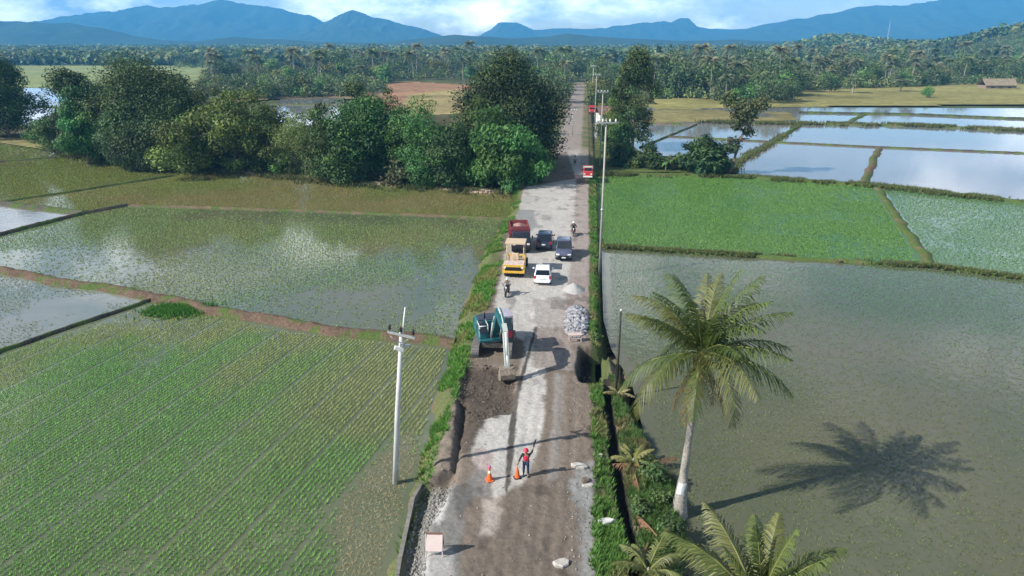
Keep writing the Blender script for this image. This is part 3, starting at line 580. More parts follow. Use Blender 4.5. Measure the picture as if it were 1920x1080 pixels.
def leaning():
    p = at(1366, 325, -.7); sc = scale_at(p); root = empty('leaning_tree', p); tag(root, 'lone tree with twisted trunk and two leaf masses over the flooded fields', 'tree')
    rng = np.random.default_rng(33); f = lambda px, py: Vector(((px-1366)/sc, rng.normal()*.4, (325-py)/sc/math.cos(math.radians(10))))
    pts = [f(1364, 330), f(1372, 305), f(1377, 285), f(1380, 262), f(1392, 240), f(1378, 215)]; b = MB(); b.tube(pts, [.55, .42, .34, .3, .24, .12], 8)
    for a, e in ((3, (1352, 272)), (4, (1410, 205)), (4, (1345, 205)), (3, (1398, 262))): b.tube([pts[a], f(*e)], [.2, .08], 6)
    b.build('trunk', M_BARK, root)
    Vs, Fs, Cs = [], [], []; n = 0
    for (px, py, wp, hp, k) in ((1385, 210, 75, 62, 1500), (1362, 273, 46, 42, 900), (1412, 200, 40, 30, 500), (1395, 250, 30, 26, 300), (1352, 190, 40, 34, 420), (1372, 240, 40, 20, 260)):
        c = f(px, py); V, Fq, cc, _ = crown_geo(rng, wp/sc, wp/sc, hp/sc, 0, 12, k, .45, (.085, .105, .045), clr=.26); V = V+np.array((c.x, c.y, c.z-hp/sc/2)); Vs.append(V); Fs.append(Fq+n); Cs.append(cc); n += len(V)
    np_mesh('crown', np.concatenate(Vs), np.concatenate(Fs), M_LEAF, np.concatenate(Cs), root)
leaning()
for i, (px, py, tp, wp, c, lb) in enumerate([(238, 308, 188, 80, (.05, .085, .032), 'mid green tree filling the gap before the tallest dark tree'), (345, 312, 150, 80, (.05, .075, .03), 'dark tree shoulder between the tallest tree and the broad olive tree'), (510, 322, 205, 70, (.075, .10, .035), 'olive tree at the right flank of the broad olive tree'),
        (615, 331, 205, 70, (.07, .10, .035), 'small round tree between the pale bushy tree and the fresh green topped tree'), (760, 338, 205, 70, (.05, .09, .03), 'leafy tree between the fresh green topped tree and the creeper hung tree'), (868, 338, 235, 70, (.065, .10, .04), 'grey-green tree behind the small feathery bamboo'), (905, 330, 190, 70, (.05, .075, .03), 'dark tree under the left side of the huge domed tree'), (108, 284, 205, 56, (.05, .085, .032), 'low tree between the left edge tree and the bamboo'), (415, 308, 175, 70, (.09, .11, .035), 'olive top behind the broad olive tree')]):
    T(px, py, tp, wp, c, lb, 60+i)
# low shrubs along the foot of the left trees and on the right bund
SH = [(70, 268, 40), (112, 280, 44), (205, 302, 40), (250, 308, 46), (330, 314, 42), (400, 320, 44), (480, 322, 46), (530, 327, 40), (615, 334, 38), (665, 339, 44), (745, 346, 44), (785, 349, 40), (840, 354, 40), (900, 350, 46), (960, 349, 40), (990, 340, 34),
      (1160, 312, 40), (1195, 316, 44), (1230, 318, 46), (1265, 318, 42), (1290, 322, 36), (1345, 326, 30), (1178, 300, 44), (1215, 303, 36)]
for i, (px, py, wp) in enumerate(SH):
    p = at(px, py, -.7); sc = scale_at(p); c = random.choice([DG, MG, BG, (.05, .09, .04), GG]); r = np.random.default_rng(200+i); left = px < 1050
    V, Fq, cc, C = crown_geo(r, wp/sc*1.15, 3.2, (40 if left else 24)/sc*(.6+.9*r.random()), -.1, 14, 1100, .42, c, clr=.24, full=True)
    root = empty('shrub', p); tag(root, 'low leafy shrub at the foot of the left tree row' if left else 'low leafy shrub in the thicket above the bright green field', 'shrub', 'shrubs under the left trees' if left else 'shrubs above the green field')
    np_mesh('foliage', V, Fq, M_LEAF, cc, root)
# ---- banana plants on the right thicket
def banana(p, h, seed, label):
    r = np.random.default_rng(seed); root = empty('banana_plant', p); tag(root, label, 'banana plant', 'banana plants right of the road'); b = MB(); b.tube([(0, 0, -.3), (.05, 0, h*.5)], [.16, .1], 7); b.build('stem', mat('banana_stem', (.16, .19, .08), .7), root)
    V, Fq, Cc = [], [], []
    for i in range(8):
        a = i/8*2*PI+r.random(); L_ = h*(.55+.2*r.random()); up = .9-.9*r.random(); prev = None
        for k in range(6):
            q = k/5; cen = np.array((math.cos(a)*L_*q*.8, math.sin(a)*L_*q*.8, h*.5+L_*(up*q-.75*q*q)+L_*.25*q)); wd = .32*math.sin(PI*min(1, .12+q*.88))+.02; s = np.array((-math.sin(a), math.cos(a), 0))*wd
            V += [cen-s-(0, 0, .06), cen, cen+s-(0, 0, .06)]; Cc += [np.array((.075, .15, .04))*(.8+.5*r.random())]*3
            if k:
                n_ = len(V); Fq += [(n_-6, n_-5, n_-2, n_-3), (n_-5, n_-4, n_-1, n_-2)]
    np_mesh('leaves', np.array(V), np.array(Fq), M_LEAF, np.array(Cc), root)
for i, (px, py, h) in enumerate([(1262, 318, 3.4), (1275, 316, 3.8), (1248, 320, 3.), (1225, 314, 3.2), (1308, 300, 3.6), (1332, 322, 3.2)]): banana(at(px, py, -.6), h, 300+i, 'banana plant with broad ragged leaves in the thicket above the bright green field')
# ---- small kinds used far off, copied many times
def palm_single(seed, h=11., nf=15, fl=4.2, col=(.085, .105, .05), nl=14):
    r = np.random.default_rng(seed); V, Fq, Cc = [], [], []; top = np.array((r.normal()*.8, r.normal()*.8, h))
    for i in range(nf):
        a = i/nf*2*PI+r.normal()*.2; el = .9-1.25*(i*7 % nf)/nf+r.normal()*.1; d = np.array((math.cos(a), math.sin(a), 0)); s_ = np.array((-math.sin(a), math.cos(a), 0)); c = np.array(col)*(.7+.6*r.random())
        for k in range(1, nl):
            q = k/nl; pc = top+d*fl*(q*math.cos(el)*(1-.1*q))+np.array((0, 0, fl*(q*math.sin(el)-.62*q*q))); L_ = fl*.28*math.sin(PI*(.15+.8*q))
            for sg in (-1, 1):
                tip = pc+s_*sg*L_*.75+d*L_*.35-np.array((0, 0, L_*.55)); wv = d*.17*fl/4.2; n = len(V); V += [pc-wv, pc+wv, tip+wv*.2, tip-wv*.4]; Fq.append((n, n+1, n+2, n+3)); Cc += [c]*4
    nq = len(Fq); b = MB(); b.tube([(0, 0, -.4), (top[0]*.3, top[1]*.3, h*.5), tuple(top)], [.24, .17, .13], 6); n = len(V); tf = [f for f in b.f if len(f) == 4]
    V += list(b.v); Fq += [tuple(i+n for i in f) for f in tf]; Cc += [np.array((.25, .23, .2))]*len(b.v)
    return np.array(V, float), np.array(Fq), np.array(Cc), np.array([0]*nq+[1]*len(tf))
def leaf_single(seed, W=8., h=9., n=520, leaf=.75, col=MG, **kw):
    r = np.random.default_rng(seed); V, Fq, c, C = crown_geo(r, W, W, h*.9, h*.1, 16, n, leaf, col, clr=.24, **kw); b = trunk_mb(r, h*.5, .2, C, 2); tf = [f for f in b.f if len(f) == 4]; m = len(V)
    return np.concatenate([V, np.array(b.v)]), np.concatenate([Fq, np.array([tuple(i+m for i in f) for f in tf])]), np.concatenate([c, np.tile((.13, .1, .08), (len(b.v), 1))]), np.array([0]*len(Fq)+[1]*len(tf))
KIND = {}
KIND['palm'] = [(palm_single(400+i, 10+2*i % 5, 18, 4.6, tuple(1.15*q for q in c)), 'coconut_palm') for i, c in enumerate([(.14, .155, .085), (.11, .145, .06), (.16, .165, .10), (.10, .125, .07)])]
KIND['leaf'] = [(leaf_single(420+i, w_*1.15, h_, 1200, .60, tuple(1.3*q for q in c), full=True), 'broadleaf_tree') for i, (w_, h_, c) in enumerate([(9, 10, DG), (8, 8, MG), (7, 8, OL), (10, 11, (.055, .085, .034)), (7, 7, BG), (9, 9, (.11, .125, .06))])]
KIND['slim'] = [(leaf_single(440+i, 3.4, 14, 520, .6, c, low=.9), 'slender_tree') for i, c in enumerate([(.035, .055, .03), (.05, .075, .035)])]
PROTO = {}
def far_tree(kind, i, p, sc_, label, group):
    key = (kind, i); (V, Fq, C, mi), nm = KIND[kind][i]; root = empty(nm, p)
    if key not in PROTO:
        k = mi == 0; n = int(Fq[k].max())+1
        PROTO[key] = [np_mesh('crown', V[:n], Fq[k], M_LEAF, C[:n], root), np_mesh('trunk', V[n:], Fq[~k]-n, M_PBARK if kind == 'palm' else M_BARK, None, root)]
    else:
        for o in PROTO[key]:
            c = o.copy(); COL.objects.link(c); c.parent = root
    root.rotation_euler = (0, 0, random.random()*6.28); root.scale = (sc_*(.9+.2*random.random()),)*2+(sc_*(.9+.25*random.random()),)
    return tag(root, label, {'palm': 'palm', 'leaf': 'tree', 'slim': 'tree'}[kind], group)
GROVES = []
def band(pts, n, mix, where, sc0=1., z=-1.45):
    """trees whose feet stand in one area of the valley"""
    V = poly(pts, z); GROVES.append(V); x0, x1 = min(p.x for p in V), max(p.x for p in V); y0, y1 = min(p.y for p in V), max(p.y for p in V); got = 0; tries = 0; used = []
    while got < n and tries < 20000:
        tries += 1; x = random.uniform(x0, x1); y = random.uniform(y0, y1)
        if not inside(np.array([x]), np.array([y]), V)[0] or any((x-a)**2+(y-b)**2 < 9 for a, b in used): continue
        used.append((x, y)); kind = random.choices(list(mix), list(mix.values()))[0]; i = random.randrange(len(KIND[kind]))
        nm = {'palm': 'coconut palm', 'leaf': 'round crowned tree', 'slim': 'slender upright tree'}[kind]
        far_tree(kind, i, (x, y, z), (min(sc0, 1.3) if kind == 'palm' else sc0)*random.uniform(.75, 1.2), nm+' '+where, nm+'s '+where); got += 1
band([(1212, 186), (1240, 172), (1480, 166), (1490, 182), (1440, 186), (1380, 190)], 46, {'leaf': 4, 'palm': 2}, 'at the front edge of the grove right of the road', 1.6)
band([(1490, 172), (1500, 158), (1700, 150), (1930, 146), (2050, 146), (2050, 158), (1720, 162)], 48, {'leaf': 3, 'palm': 3}, 'behind the dry yellow field on the right', 1.35)
band([(1130, 165), (1140, 140), (2150, 125), (2150, 145), (1700, 149), (1480, 163), (1230, 170)], 130, {'leaf': 3, 'palm': 4, 'slim': .3}, 'in the middle of the grove right of the road', 1.6)
band([(1120, 140), (1120, 124), (2200, 112), (2200, 125), (1140, 140)], 80, {'leaf': 3, 'palm': 3, 'slim': .8}, 'at the back of the grove right of the road', 1.8)
band([(385, 168), (390, 150), (560, 142), (720, 140), (730, 160), (560, 166)], 58, {'leaf': 5, 'palm': 2, 'slim': .3}, 'in the left belt behind the brown banks', 1.3)
band([(560, 142), (700, 132), (1090, 124), (1090, 138), (905, 150), (720, 152)], 84, {'leaf': 4, 'palm': 2, 'slim': .3}, 'behind the ploughed field left of the road', 1.55)
band([(390, 190), (392, 176), (560, 172), (720, 168), (722, 176), (640, 184), (520, 187)], 22, {'leaf': 5, 'palm': 1}, 'scattered on the brown banks behind the left tree row', .95)
band([(905, 158), (900, 148), (1080, 136), (1082, 160)], 20, {'leaf': 4, 'palm': 2}, 'beyond the huge dark roadside tree', 1.4)
band([(330, 130), (330, 118), (600, 114), (600, 124)], 26, {'leaf': 4, 'slim': .6}, 'far off on the left behind the pale field', 1.1)
for px, py, kind, i, sc_, lb in ((566, 181, 'leaf', 0, 1.05, 'dark tree standing alone on the brown bank left'), (556, 183, 'leaf', 4, .6, 'light green bush leaning on the lone bank tree'), (590, 166, 'leaf', 5, .9, 'grey-green tree right of the lone bank tree'), (1688, 172, 'palm', 0, .62, 'short coconut palm standing alone on the dry yellow field'),
        (1738, 184, 'leaf', 4, .75, 'small bright green tree leaning at the edge of the dry field'), (1598, 176, 'palm', 1, .7, 'short coconut palm at the front left of the dry yellow field'), (1555, 174, 'leaf', 0, 1., 'dark round tree at the left end of the dry yellow field'), (1076, 152, 'leaf', 3, 1.45, 'tall dark tree where the road disappears'), (1094, 146, 'leaf', 0, 1.5, 'second tall dark tree where the road disappears, on its right'), (1060, 176, 'palm', 2, .95, 'pale coconut palm in front of the huge dark roadside tree crown'),
        (1130, 160, 'leaf', 3, 1.3, 'tall tree right of the road where it disappears'), (1150, 150, 'leaf', 4, 1.3, 'fresh green tree behind the power poles'), (897, 118, 'slim', 0, 1.6, 'single dark tall tree rising above the far left grove'), (1735, 180, 'leaf', 1, .5, 'tiny bush by the small leaning tree on the dry field'),
        (668, 182, 'leaf', 2, .9, 'dry olive tree before the ploughed field'), (880, 196, 'leaf', 4, .7, 'small light green tree at the edge of the ploughed field')):
    r_ = far_tree(kind, i, at(px, py, -1.2), sc_, lb, None)
    if lb.startswith('short coconut'): r_.scale = (1.35, 1.35, .55)
for i in range(20):
    s_, side = 172+i//2*24+random.uniform(-6, 6), (-1, 1)[i % 2]; x, y = XY(s_, side*random.uniform(7.5, 11)+(.6 if side > 0 else 0)); k = random.choice([0, 1, 2, 3, 5])
    far_tree('leaf', k, (x, y, -1.), random.uniform(.55, .9) if i < 6 else random.uniform(1.05, 1.5), 'roadside tree crowding the %s edge of the far road' % ('left' if side < 0 else 'right'), 'trees on the %s edge of the far road' % ('left' if side < 0 else 'right'))
band([(1335, 197), (1345, 188), (1485, 186), (1488, 195), (1420, 198)], 12, {'leaf': 5, 'palm': 1}, 'standing forward of the grove beyond the lone twisted tree', 1.0)
band([(1500, 174), (1500, 163), (1760, 156), (1760, 163)], 14, {'leaf': 3, 'palm': 2}, 'along the back edge of the dry yellow field', 1.1)
# ---- the far woods: one mass
def hill_z(x, y):
    a = 60*np.exp(-(((x-720)/150)**2+((y-830)/190)**2)); b = 24*np.exp(-(((x-560)/85)**2+((y-1250)/160)**2)); return a+b
def woods():
    r = np.random.default_rng(77); Pn = []
    y = np.exp(r.uniform(math.log(290), math.log(2500), 36000)); x = (r.random(36000)*2-1)*(y*.82+40)
    pix = 960+F*x/(y*math.cos(PITCH)+(H)*math.sin(PITCH)); row = 540-F*(np.tan(PITCH-np.arctan(H/y)))
    dens = np.where(pix < 420, smooth(121, 119, row), np.where(pix > 1110, smooth(128, 122, row), smooth(126, 122, row)))
    hz = hill_z(x, y); dens = np.maximum(dens, (hz > 4)*1.); dens = dens*smooth(.28, .40, fbm(x*.006, y*.003, 88)); under = np.zeros(len(x), bool)
    for g in GROVES: under |= inside(x, y, g)
    dens = np.where(under, 1., dens)
    ok = (dens > r.random(len(x))); x, y = x[ok], y[ok]; hz = hz[ok]; under = under[ok]; n = len(x); nl = 34
    hh = (7+6*r.random(n))*(1+y/6000); ww = (6+4*r.random(n))*(1+y/1600); hh = np.where(under, 2.5+5*r.random(n), hh); ww = np.where(under, 4+4*r.random(n), ww)
    e = r.normal(size=(n, nl, 3)); e /= np.linalg.norm(e, axis=2)[:, :, None]; q = r.random((n, nl, 1))**.35
    c = np.stack([x, y, hz-1.3+hh*.55], 1)[:, None, :]+e*q*np.stack([ww/2, ww/2, hh*.5], 1)[:, None, :]
    nr = e+r.normal(size=(n, nl, 3))*.5+(0, 0, .5); nr = (nr/np.linalg.norm(nr, axis=2)[:, :, None]).reshape(-1, 3)
    u = np.cross(nr, r.normal(size=nr.shape)); u /= np.linalg.norm(u, axis=1)[:, None]; v = np.cross(nr, u); s = np.repeat(np.where(under, .55, ww*.21), nl)[:, None]*(.6+.7*r.random((n*nl, 1))); c = c.reshape(-1, 3)
    V = np.stack([c-u*s, c+v*s*.7, c+u*s, c-v*s*.7], 1).reshape(-1, 3)
    k = 1.6*np.array([DG, MG, OL, GG, (.05, .075, .035)])[r.integers(0, 5, n)]*(.75+.5*r.random((n, 1))); C = np.repeat(np.repeat(k, nl, 0)*(.8+.4*r.random((n*nl, 1))), 4, 0)
    tag(np_mesh('woods', V, np.arange(len(V)).reshape(-1, 4), M_LEAF, C), 'far palm and forest belt across the valley floor', 'woods', kind='stuff')
woods()
# ------------------------------------------------------------------ hills and mountains
def relief(name, y0, y1, x0, x1, nx, ny, hf, cols, sc_=.01):
    ys = np.linspace(y0, y1, ny); xs = np.linspace(x0, x1, nx); A, B = np.meshgrid(ys, xs, indexing='ij'); x = B.ravel(); y = A.ravel(); z = hf(x, y)
    k = nx; i = np.arange((ny-1)*k).reshape(ny-1, k)[:, :-1].ravel(); n = fbm(x*sc_, y*sc_, 41); c = np.array(cols[0])*(1-n[:, None])+np.array(cols[1])*n[:, None]
    return tag(np_mesh(name, np.stack([x, y, z], 1), np.stack([i, i+k, i+k+1, i+1], 1)[:, ::-1], mat_attr('forest_slope', var=.3, scale=.02, rough=1, spec=.03), c, smooth_=True), kind='structure')
relief('hill', 400, 1900, 150, 1500, 110, 90, lambda x, y: -1.6+hill_z(x, y)*(.9+.2*fbm(x*.02, y*.02, 9)), ((.03, .05, .022), (.06, .075, .03)))
def range_(name, Y, depth, prof, seed, cols, rough=.45, ny=70, nx=360):
    """a mountain range whose crest heights were read off the photograph at its distance"""
    X = [(px-960)/F*(Y*math.cos(PITCH)) for px, py in prof]; Z = [H+Y*math.tan(-(PITCH+math.atan((py-540)/F))) for px, py in prof]
    x0, x1 = X[0], X[-1]
    def hf(x, y):
        cr = np.interp(x, X, Z); v = (y-Y)/depth; rid = fbm(x*.0022, y*.0022, seed, 5); side = np.clip(1-np.abs(v)**1.15, 0, 1)
        spur = np.abs(fbm(x*.0042, y*.0016, seed+4, 5)-.5)*2.6
        return -3+(cr+3)*side*(1-rough*spur*np.clip(np.abs(v)*4, 0, 1)-.05*rid)+cr*.19*(fbm(x*.009, y*.009, seed+8, 5)-.5)
    return relief(name, Y-depth, Y+depth, x0, x1, nx, ny, hf, cols, .003)
FC = ((.03, .05, .025), (.055, .07, .03))
range_('mountain', 6000, 1100, [(-900, 60), (-400, 40), (-150, 36), (0, 40), (90, 38), (170, 24), (250, 14), (290, 8), (330, 14), (380, 6), (430, -2), (480, 4), (540, 16), (590, 27), (640, 60), (760, 92), (860, 98)], 3, FC)
range_('mountain', 5200, 900, [(480, 92), (560, 62), (620, 36), (650, 22), (664, 16), (690, 24), (720, 34), (760, 44), (800, 55), (830, 66), (870, 78), (960, 92)], 7, FC)
range_('mountain', 6300, 900, [(820, 96), (880, 76), (920, 55), (935, 40), (968, 40), (1000, 54), (1060, 52), (1110, 52), (1160, 48), (1200, 42), (1230, 36), (1255, 40), (1268, 34), (1276, 31), (1288, 34), (1300, 48), (1330, 54), (1400, 52), (1420, 48), (1480, 62), (1560, 90)], 11, FC, nx=420)
range_('mountain', 5800, 1100, [(1240, 96), (1330, 70), (1400, 52), (1440, 40), (1490, 33), (1540, 24), (1580, 14), (1640, 9), (1700, 4), (1780, -4), (1850, -14), (1950, -20), (2100, -10), (2400, 5), (2800, 40)], 15, FC)
range_('foothill', 3300, 520, [(-900, 50), (-300, 36), (0, 36), (60, 40), (130, 42), (200, 52), (250, 66), (300, 74), (420, 80), (560, 88)], 19, FC)
range_('foothill', 2900, 420, [(260, 92), (360, 78), (440, 70), (520, 72), (600, 78), (700, 80), (780, 72), (850, 64), (900, 66), (960, 72), (1030, 68), (1060, 62), (1110, 68), (1180, 72), (1280, 76), (1380, 74), (1480, 78), (1560, 68), (1600, 74), (1700, 72), (1800, 70), (2000, 60), (2300, 70)], 23, FC, .3)
# ------------------------------------------------------------------ coconut palms close by
M_FROND = mat_attr('frond_leaf', var=0, rough=.5, trans=.28, spec=.35)
def frond_geo(r, L_, az, el, sag, col, nl=46, wl=.055, twist=0., dead=False):
    d = np.array((math.cos(az), math.sin(az), 0.)); s_ = np.array((-math.sin(az), math.cos(az), 0.)); up = np.array((0, 0, 1.)); pts = []
    for k in range(nl+1):
        q = k/nl; ang = el-sag*q**1.3*(1.15); pts.append((q, ang))
    P_ = [np.zeros(3)]; T_ = []
    for k in range(1, nl+1):
        a = pts[k][1]; t = d*math.cos(a)+up*math.sin(a); P_.append(P_[-1]+t*L_/nl); T_.append(t)
    V, Fq, C = [], [], []
    for k in range(5, nl+1):
        q = k/nl; t = T_[k-1]; base = P_[k]; nrm = np.cross(s_, t)
        ll = L_*.26*math.sin(PI*min(1., .22+.74*q))**.8*(.85+.3*r.random())
        for sg in (-1, 1):
            if r.random() < (.25 if dead else .04): continue
            out = s_*sg*(.62+.36*r.random())+t*(.55+.35*q)-nrm*(-.12+.15*r.random()); out /= np.linalg.norm(out)
            mid = base+out*ll*.5-up*ll*(.08+.06*r.random()); tip = base+out*ll*.86-up*ll*(.34+.3*r.random())*(1.5 if dead else 1); w_ = t*wl*(.8+.4*r.random()); n = len(V); c = np.array(col)*(.75+.5*r.random())
            V += [base-w_*.5, base+w_*.5, mid+w_*.55, mid-w_*.55, tip+w_*.12, tip-w_*.12]; Fq += [(n, n+1, n+2, n+3), (n+3, n+2, n+4, n+5)]; C += [c]*6
    b = MB(); kk = [0, nl//4, nl//2, 3*nl//4, nl]; b.tube([P_[k] for k in kk], [.055, .042, .03, .018, .006], 5); n = len(V); f4 = [f for f in b.f if len(f) == 4]; V += list(b.v); Fq += [tuple(i+n for i in f) for f in f4]; C += [np.array((.22, .24, .075) if not dead else (.26, .17, .08))]*len(b.v)
    return np.array(V, float), np.array(Fq), np.clip(np.array(C), .01, .6)
def palm(base, crown, L_, nf, seed, label, dead=5, col=(.072, .108, .024)):
    r = np.random.default_rng(seed); root = empty('coconut_palm', base); tag(root, label, 'palm'); c = Vector(crown)-Vector(base); b = MB(); pts = []; rad = []
    for k in range(13):
        q = k/12; pts.append((c.x*q**1.25, c.y*q**1.25, -.5+(c.z+.45)*q)); rad.append(.34*(1-q)**6+.20-.07*q+.012*(k % 2))
    b.tube(pts, rad, 12); b.build('trunk', M_PBARK, root)
    for i in range(nf):
        q = i/nf; az = i*2.39996+r.normal()*.12; el = 1.45-1.5*q**1.25+r.normal()*.1; sag = (.12+1.0*q)+.65*r.random(); k = r.random()
        cl = np.array(col)*(.8+.4*r.random()) if k < .72 else np.array((.13, .14, .04))
        V, Fq, C = frond_geo(r, L_*(.86+.22*r.random())*(.9 if q < .06 else 1), az, el, sag, cl)
        np_mesh('frond', V+np.array((c.x, c.y, c.z)), Fq, M_FROND, C, root)
    for i in range(dead):
        V, Fq, C = frond_geo(r, L_*.72, i*1.7+r.random(), -.75-.3*r.random(), .5, (.24, .17, .075), dead=True); o = np_mesh('frond', V+np.array((c.x, c.y, c.z-.25)), Fq, M_FROND, C, root); o['label'] = 'dry brown hanging frond'
    for i in range(9):
        a = i*2.4; b = MB(); ce = Vector((c.x+.3*math.cos(a), c.y+.3*math.sin(a), c.z-.3-.1*(i % 3))); b.tube([ce-Vector((0, 0, .14)), ce-Vector((0, 0, .08)), ce+Vector((0, 0, .04)), ce+Vector((0, 0, .14))], [.03, .105, .11, .03], 8); b.build('coconut', mat('coconut_husk', (.28, .17, .06), .6), root)
    b = MB(); b.tube([(c.x*.93, c.y*.93, c.z-.7), (c.x*.97, c.y*.97, c.z-.3), (c.x, c.y, c.z+.1), (c.x, c.y, c.z+.35)], [.16, .22, .2, .05], 9); b.build('crown_shaft', mat('palm_fibre', (.2, .13, .07), .95, var=.4, scale=14, bump=.6), root)
    return root
PB = at(1272, 962, -.75); PC = at(1328, 664, 8.3); PC.y = PB.y+.2
for _ in range(3): PC = Vector((at(1308, 652, PC.z).x, PB.y+.2, H-(PB.y+.2)*math.tan(PITCH+math.atan((664-540)/F))))
palm(PB, PC, 4.6, 32, 501, 'tall coconut palm on the bank with a white paper on its trunk')
P2 = at(1422, 1142, 5.2); palm((P2.x-.5, P2.y+.3, -.7), P2, 3.5, 22, 517, 'coconut palm at the bottom edge of the photo seen from above', dead=2, col=(.085, .115, .03))
P3 = at(1180, 1110, .6)
def young_palm(p, L_, nf, seed, label, col, cat='palm'):
    r = np.random.default_rng(seed); root = empty('young_palm', p); tag(root, label, cat)
    for i in range(nf):
        V, Fq, C = frond_geo(r, L_*(.8+.4*r.random()), i*2.39996, 1.25-.75*i/nf, .9+.5*r.random(), np.array(col)*(.8+.4*r.random()), nl=26, wl=.05); np_mesh('frond', V, Fq, M_FROND, C, root)
    b = MB(); b.tube([(0, 0, -.3), (0, 0, .1), (0, 0, .35)], [.12, .1, .03], 7); b.build('stem', M_PBARK, root); return root
def gp(px, py): return on(px, py)
young_palm(gp(1215, 1075), 2.1, 11, 520, 'low young palm beside the ditch at the bottom edge', (.14, .155, .05))
young_palm(gp(1188, 868), 1.35, 10, 521, 'young yellow-green palm on the bank left of the tall palm', (.17, .165, .05))
young_palm(gp(1160, 742), 1.2, 8, 522, 'dry golden palm shoot beside the dark thin post', (.22, .18, .085))
for i, (px, py, w_, lb) in enumerate([(1222, 905, 1.5, 'leafy bush on the bank left of the tall palm foot'), (1240, 945, 1.2, 'small bush nearest the tall palm foot'), (1200, 960, 1.0, 'low bush on the ditch edge below the dead fronds'), (1255, 1005, 1.3, 'bush at the water edge below the tall palm'), (1118, 640, .9, 'dark weed bush beside the stone heap'), (1140, 745, .7, 'small bush between pit and ditch')]):
    r = np.random.default_rng(540+i); V, Fq, cc, C = crown_geo(r, w_*1.4, w_*1.4, w_*.9, 0, 9, 520, .16, (.075, .12, .04), clr=.3); root = empty('bush', gp(px, py)); tag(root, lb, 'bush'); np_mesh('foliage', V, Fq, M_LEAF, cc, root)
def dead_fronds():
    r = np.random.default_rng(560)
    for i, (px, py) in enumerate([(1205, 880), (1222, 872), (1190, 895), (1232, 1012), (1215, 1025), (1182, 690)]):
        V, Fq, C = frond_geo(r, 1.7, r.random()*6.28, .12, .25, (.23, .12, .07), nl=24, wl=.06, dead=True); p = gp(px, py); o = np_mesh('fallen_frond', V, Fq, M_FROND, C); o.location = (p.x, p.y, p.z+.2)
        tag(o, 'dry red-brown palm frond lying on the bank by the ditch', 'dead frond', 'fallen palm fronds on the right bank')
dead_fronds()
def paper():
    p = Vector(PB); q = PC-PB; k = .185; c = Vector((p.x+q.x*k**1.25-.08, p.y+q.y*k**1.25-.30, p.z+q.z*k)); b = MB(); rings = []
    for i in range(5):
        a = (i/4-.5)*1.2; x, y = math.sin(a)*.36, .36-math.cos(a)*.36; rings.append([(x, y, -.33), (x, y, .33), (x, y+.012, .33), (x, y+.012, -.33)])
    b.loft(rings); o = b.build('paper_sign', mat('white_paper', (.8, .8, .78), .7, var=.05)); o.location = c; o.rotation_euler = (.0, .12, 0); tag(o, 'white paper sheet nailed to the trunk of the tall coconut palm', 'sign')
paper()
# ------------------------------------------------------------------ poles
M_CONC = mat('pole_concrete', (.50, .50, .49), .8, var=.12, scale=2); M_STEEL = mat('galvanised', (.42, .43, .44), .45, .6, var=.1); M_BLK = mat('black_plastic', (.012, .012, .015), .5); M_WHT = mat('white_paint', (.72, .72, .7), .4, var=.06)
M_CER = mat('ceramic', (.05, .035, .04), .25)
def pole_near():
    p = at(740, 906, WZ); ht = h_for(p, 622); root = empty('utility_pole', (p.x, p.y, WZ), 0); tag(root, 'pale concrete power pole standing in the near field left of the road', 'power pole')
    b = MB(); b.tube([(0, 0, -.5), (0.42, 0, ht*.5), (.88, 0, ht)], [.17, .14, .105], 14); b.build('post', M_CONC, root); X = .88
    a = math.radians(-28); ca, sa = math.cos(a), math.sin(a); b = MB(); b.box((X, -.14, ht-.12), (1.7, .09, .11), Euler((0, 0, a))); b.build('crossarm', M_STEEL, root)
    for k in (-.72, -.02, .74):
        b = MB(); x, y = X+k*ca, -.14+k*sa; b.tube([(x, y, ht-.07), (x, y, ht+.02), (x, y, ht+.08), (x, y, ht+.18), (x, y, ht+.26), (x, y, ht+.34)], [.02, .02, .09, .06, .085, .03], 9); b.build('insulator', M_CER, root)
    b = MB(); b.tube([(X+.06, -.05, ht-.2), (X+.14, -.05, ht+.55), (X+.26, -.05, ht+1.35)], [.05, .04, .03], 7); b.build('lightning_rod', M_WHT, root)
    b = MB(); b.box((X-.14, -.2, ht-.85), (.5, .14, .22), Euler((0, .35, .2)), bev=.03); b.build('junction_box', M_WHT, root)
    b = MB(); b.box((X+.24, -.12, ht-.72), (.36, .12, .16), Euler((0, .1, .2)), bev=.03); b.box((X, -.1, ht-.7), (.2, .25, .3), bev=.02); b.build('bracket', M_STEEL, root)
    b = MB(); b.tube([(X-.5, -.35, ht-.12), (X-.1, -.1, ht-.55)], .025, 6); b.tube([(X+.5, -.25, ht-.2), (X+.1, -.1, ht-.55)], .025, 6); b.build('brace', M_STEEL, root)
pole_near()
def pole_tall(p, ht, label, r0=.17):
    root = empty('utility_pole', p); tag(root, label, 'power pole'); b = MB(); b.tube([(0, 0, -.5), (0, 0, ht*.5), (0, 0, ht)], [r0, r0*.82, r0*.6], 12); b.build('post', mat('road_pole', (.36, .345, .31), .75, var=.1), root)
    b = MB(); b.box((0, -.16, ht-.3), (2.0, .09, .11)); b.build('crossarm', M_STEEL, root)
    for k in (-.9, -.35, .35, .9):
        b = MB(); b.tube([(k, -.16, ht-.25), (k, -.16, ht-.12), (k, -.16, ht-.03), (k, -.16, ht+.08)], [.03, .1, .07, .03], 8); b.build('insulator', M_WHT, root)
    b = MB(); b.tube([(0, 0, ht*.42-.12), (0, 0, ht*.42+.12)], [r0*1.35]*2, 12); b.build('collar', M_STEEL, root)
    return root
pA = at(1124, 507, -.3); pole_tall(pA, h_for(pA, 224), 'nearest tall power pole on the right verge of the road, foot by the ditch', .125)
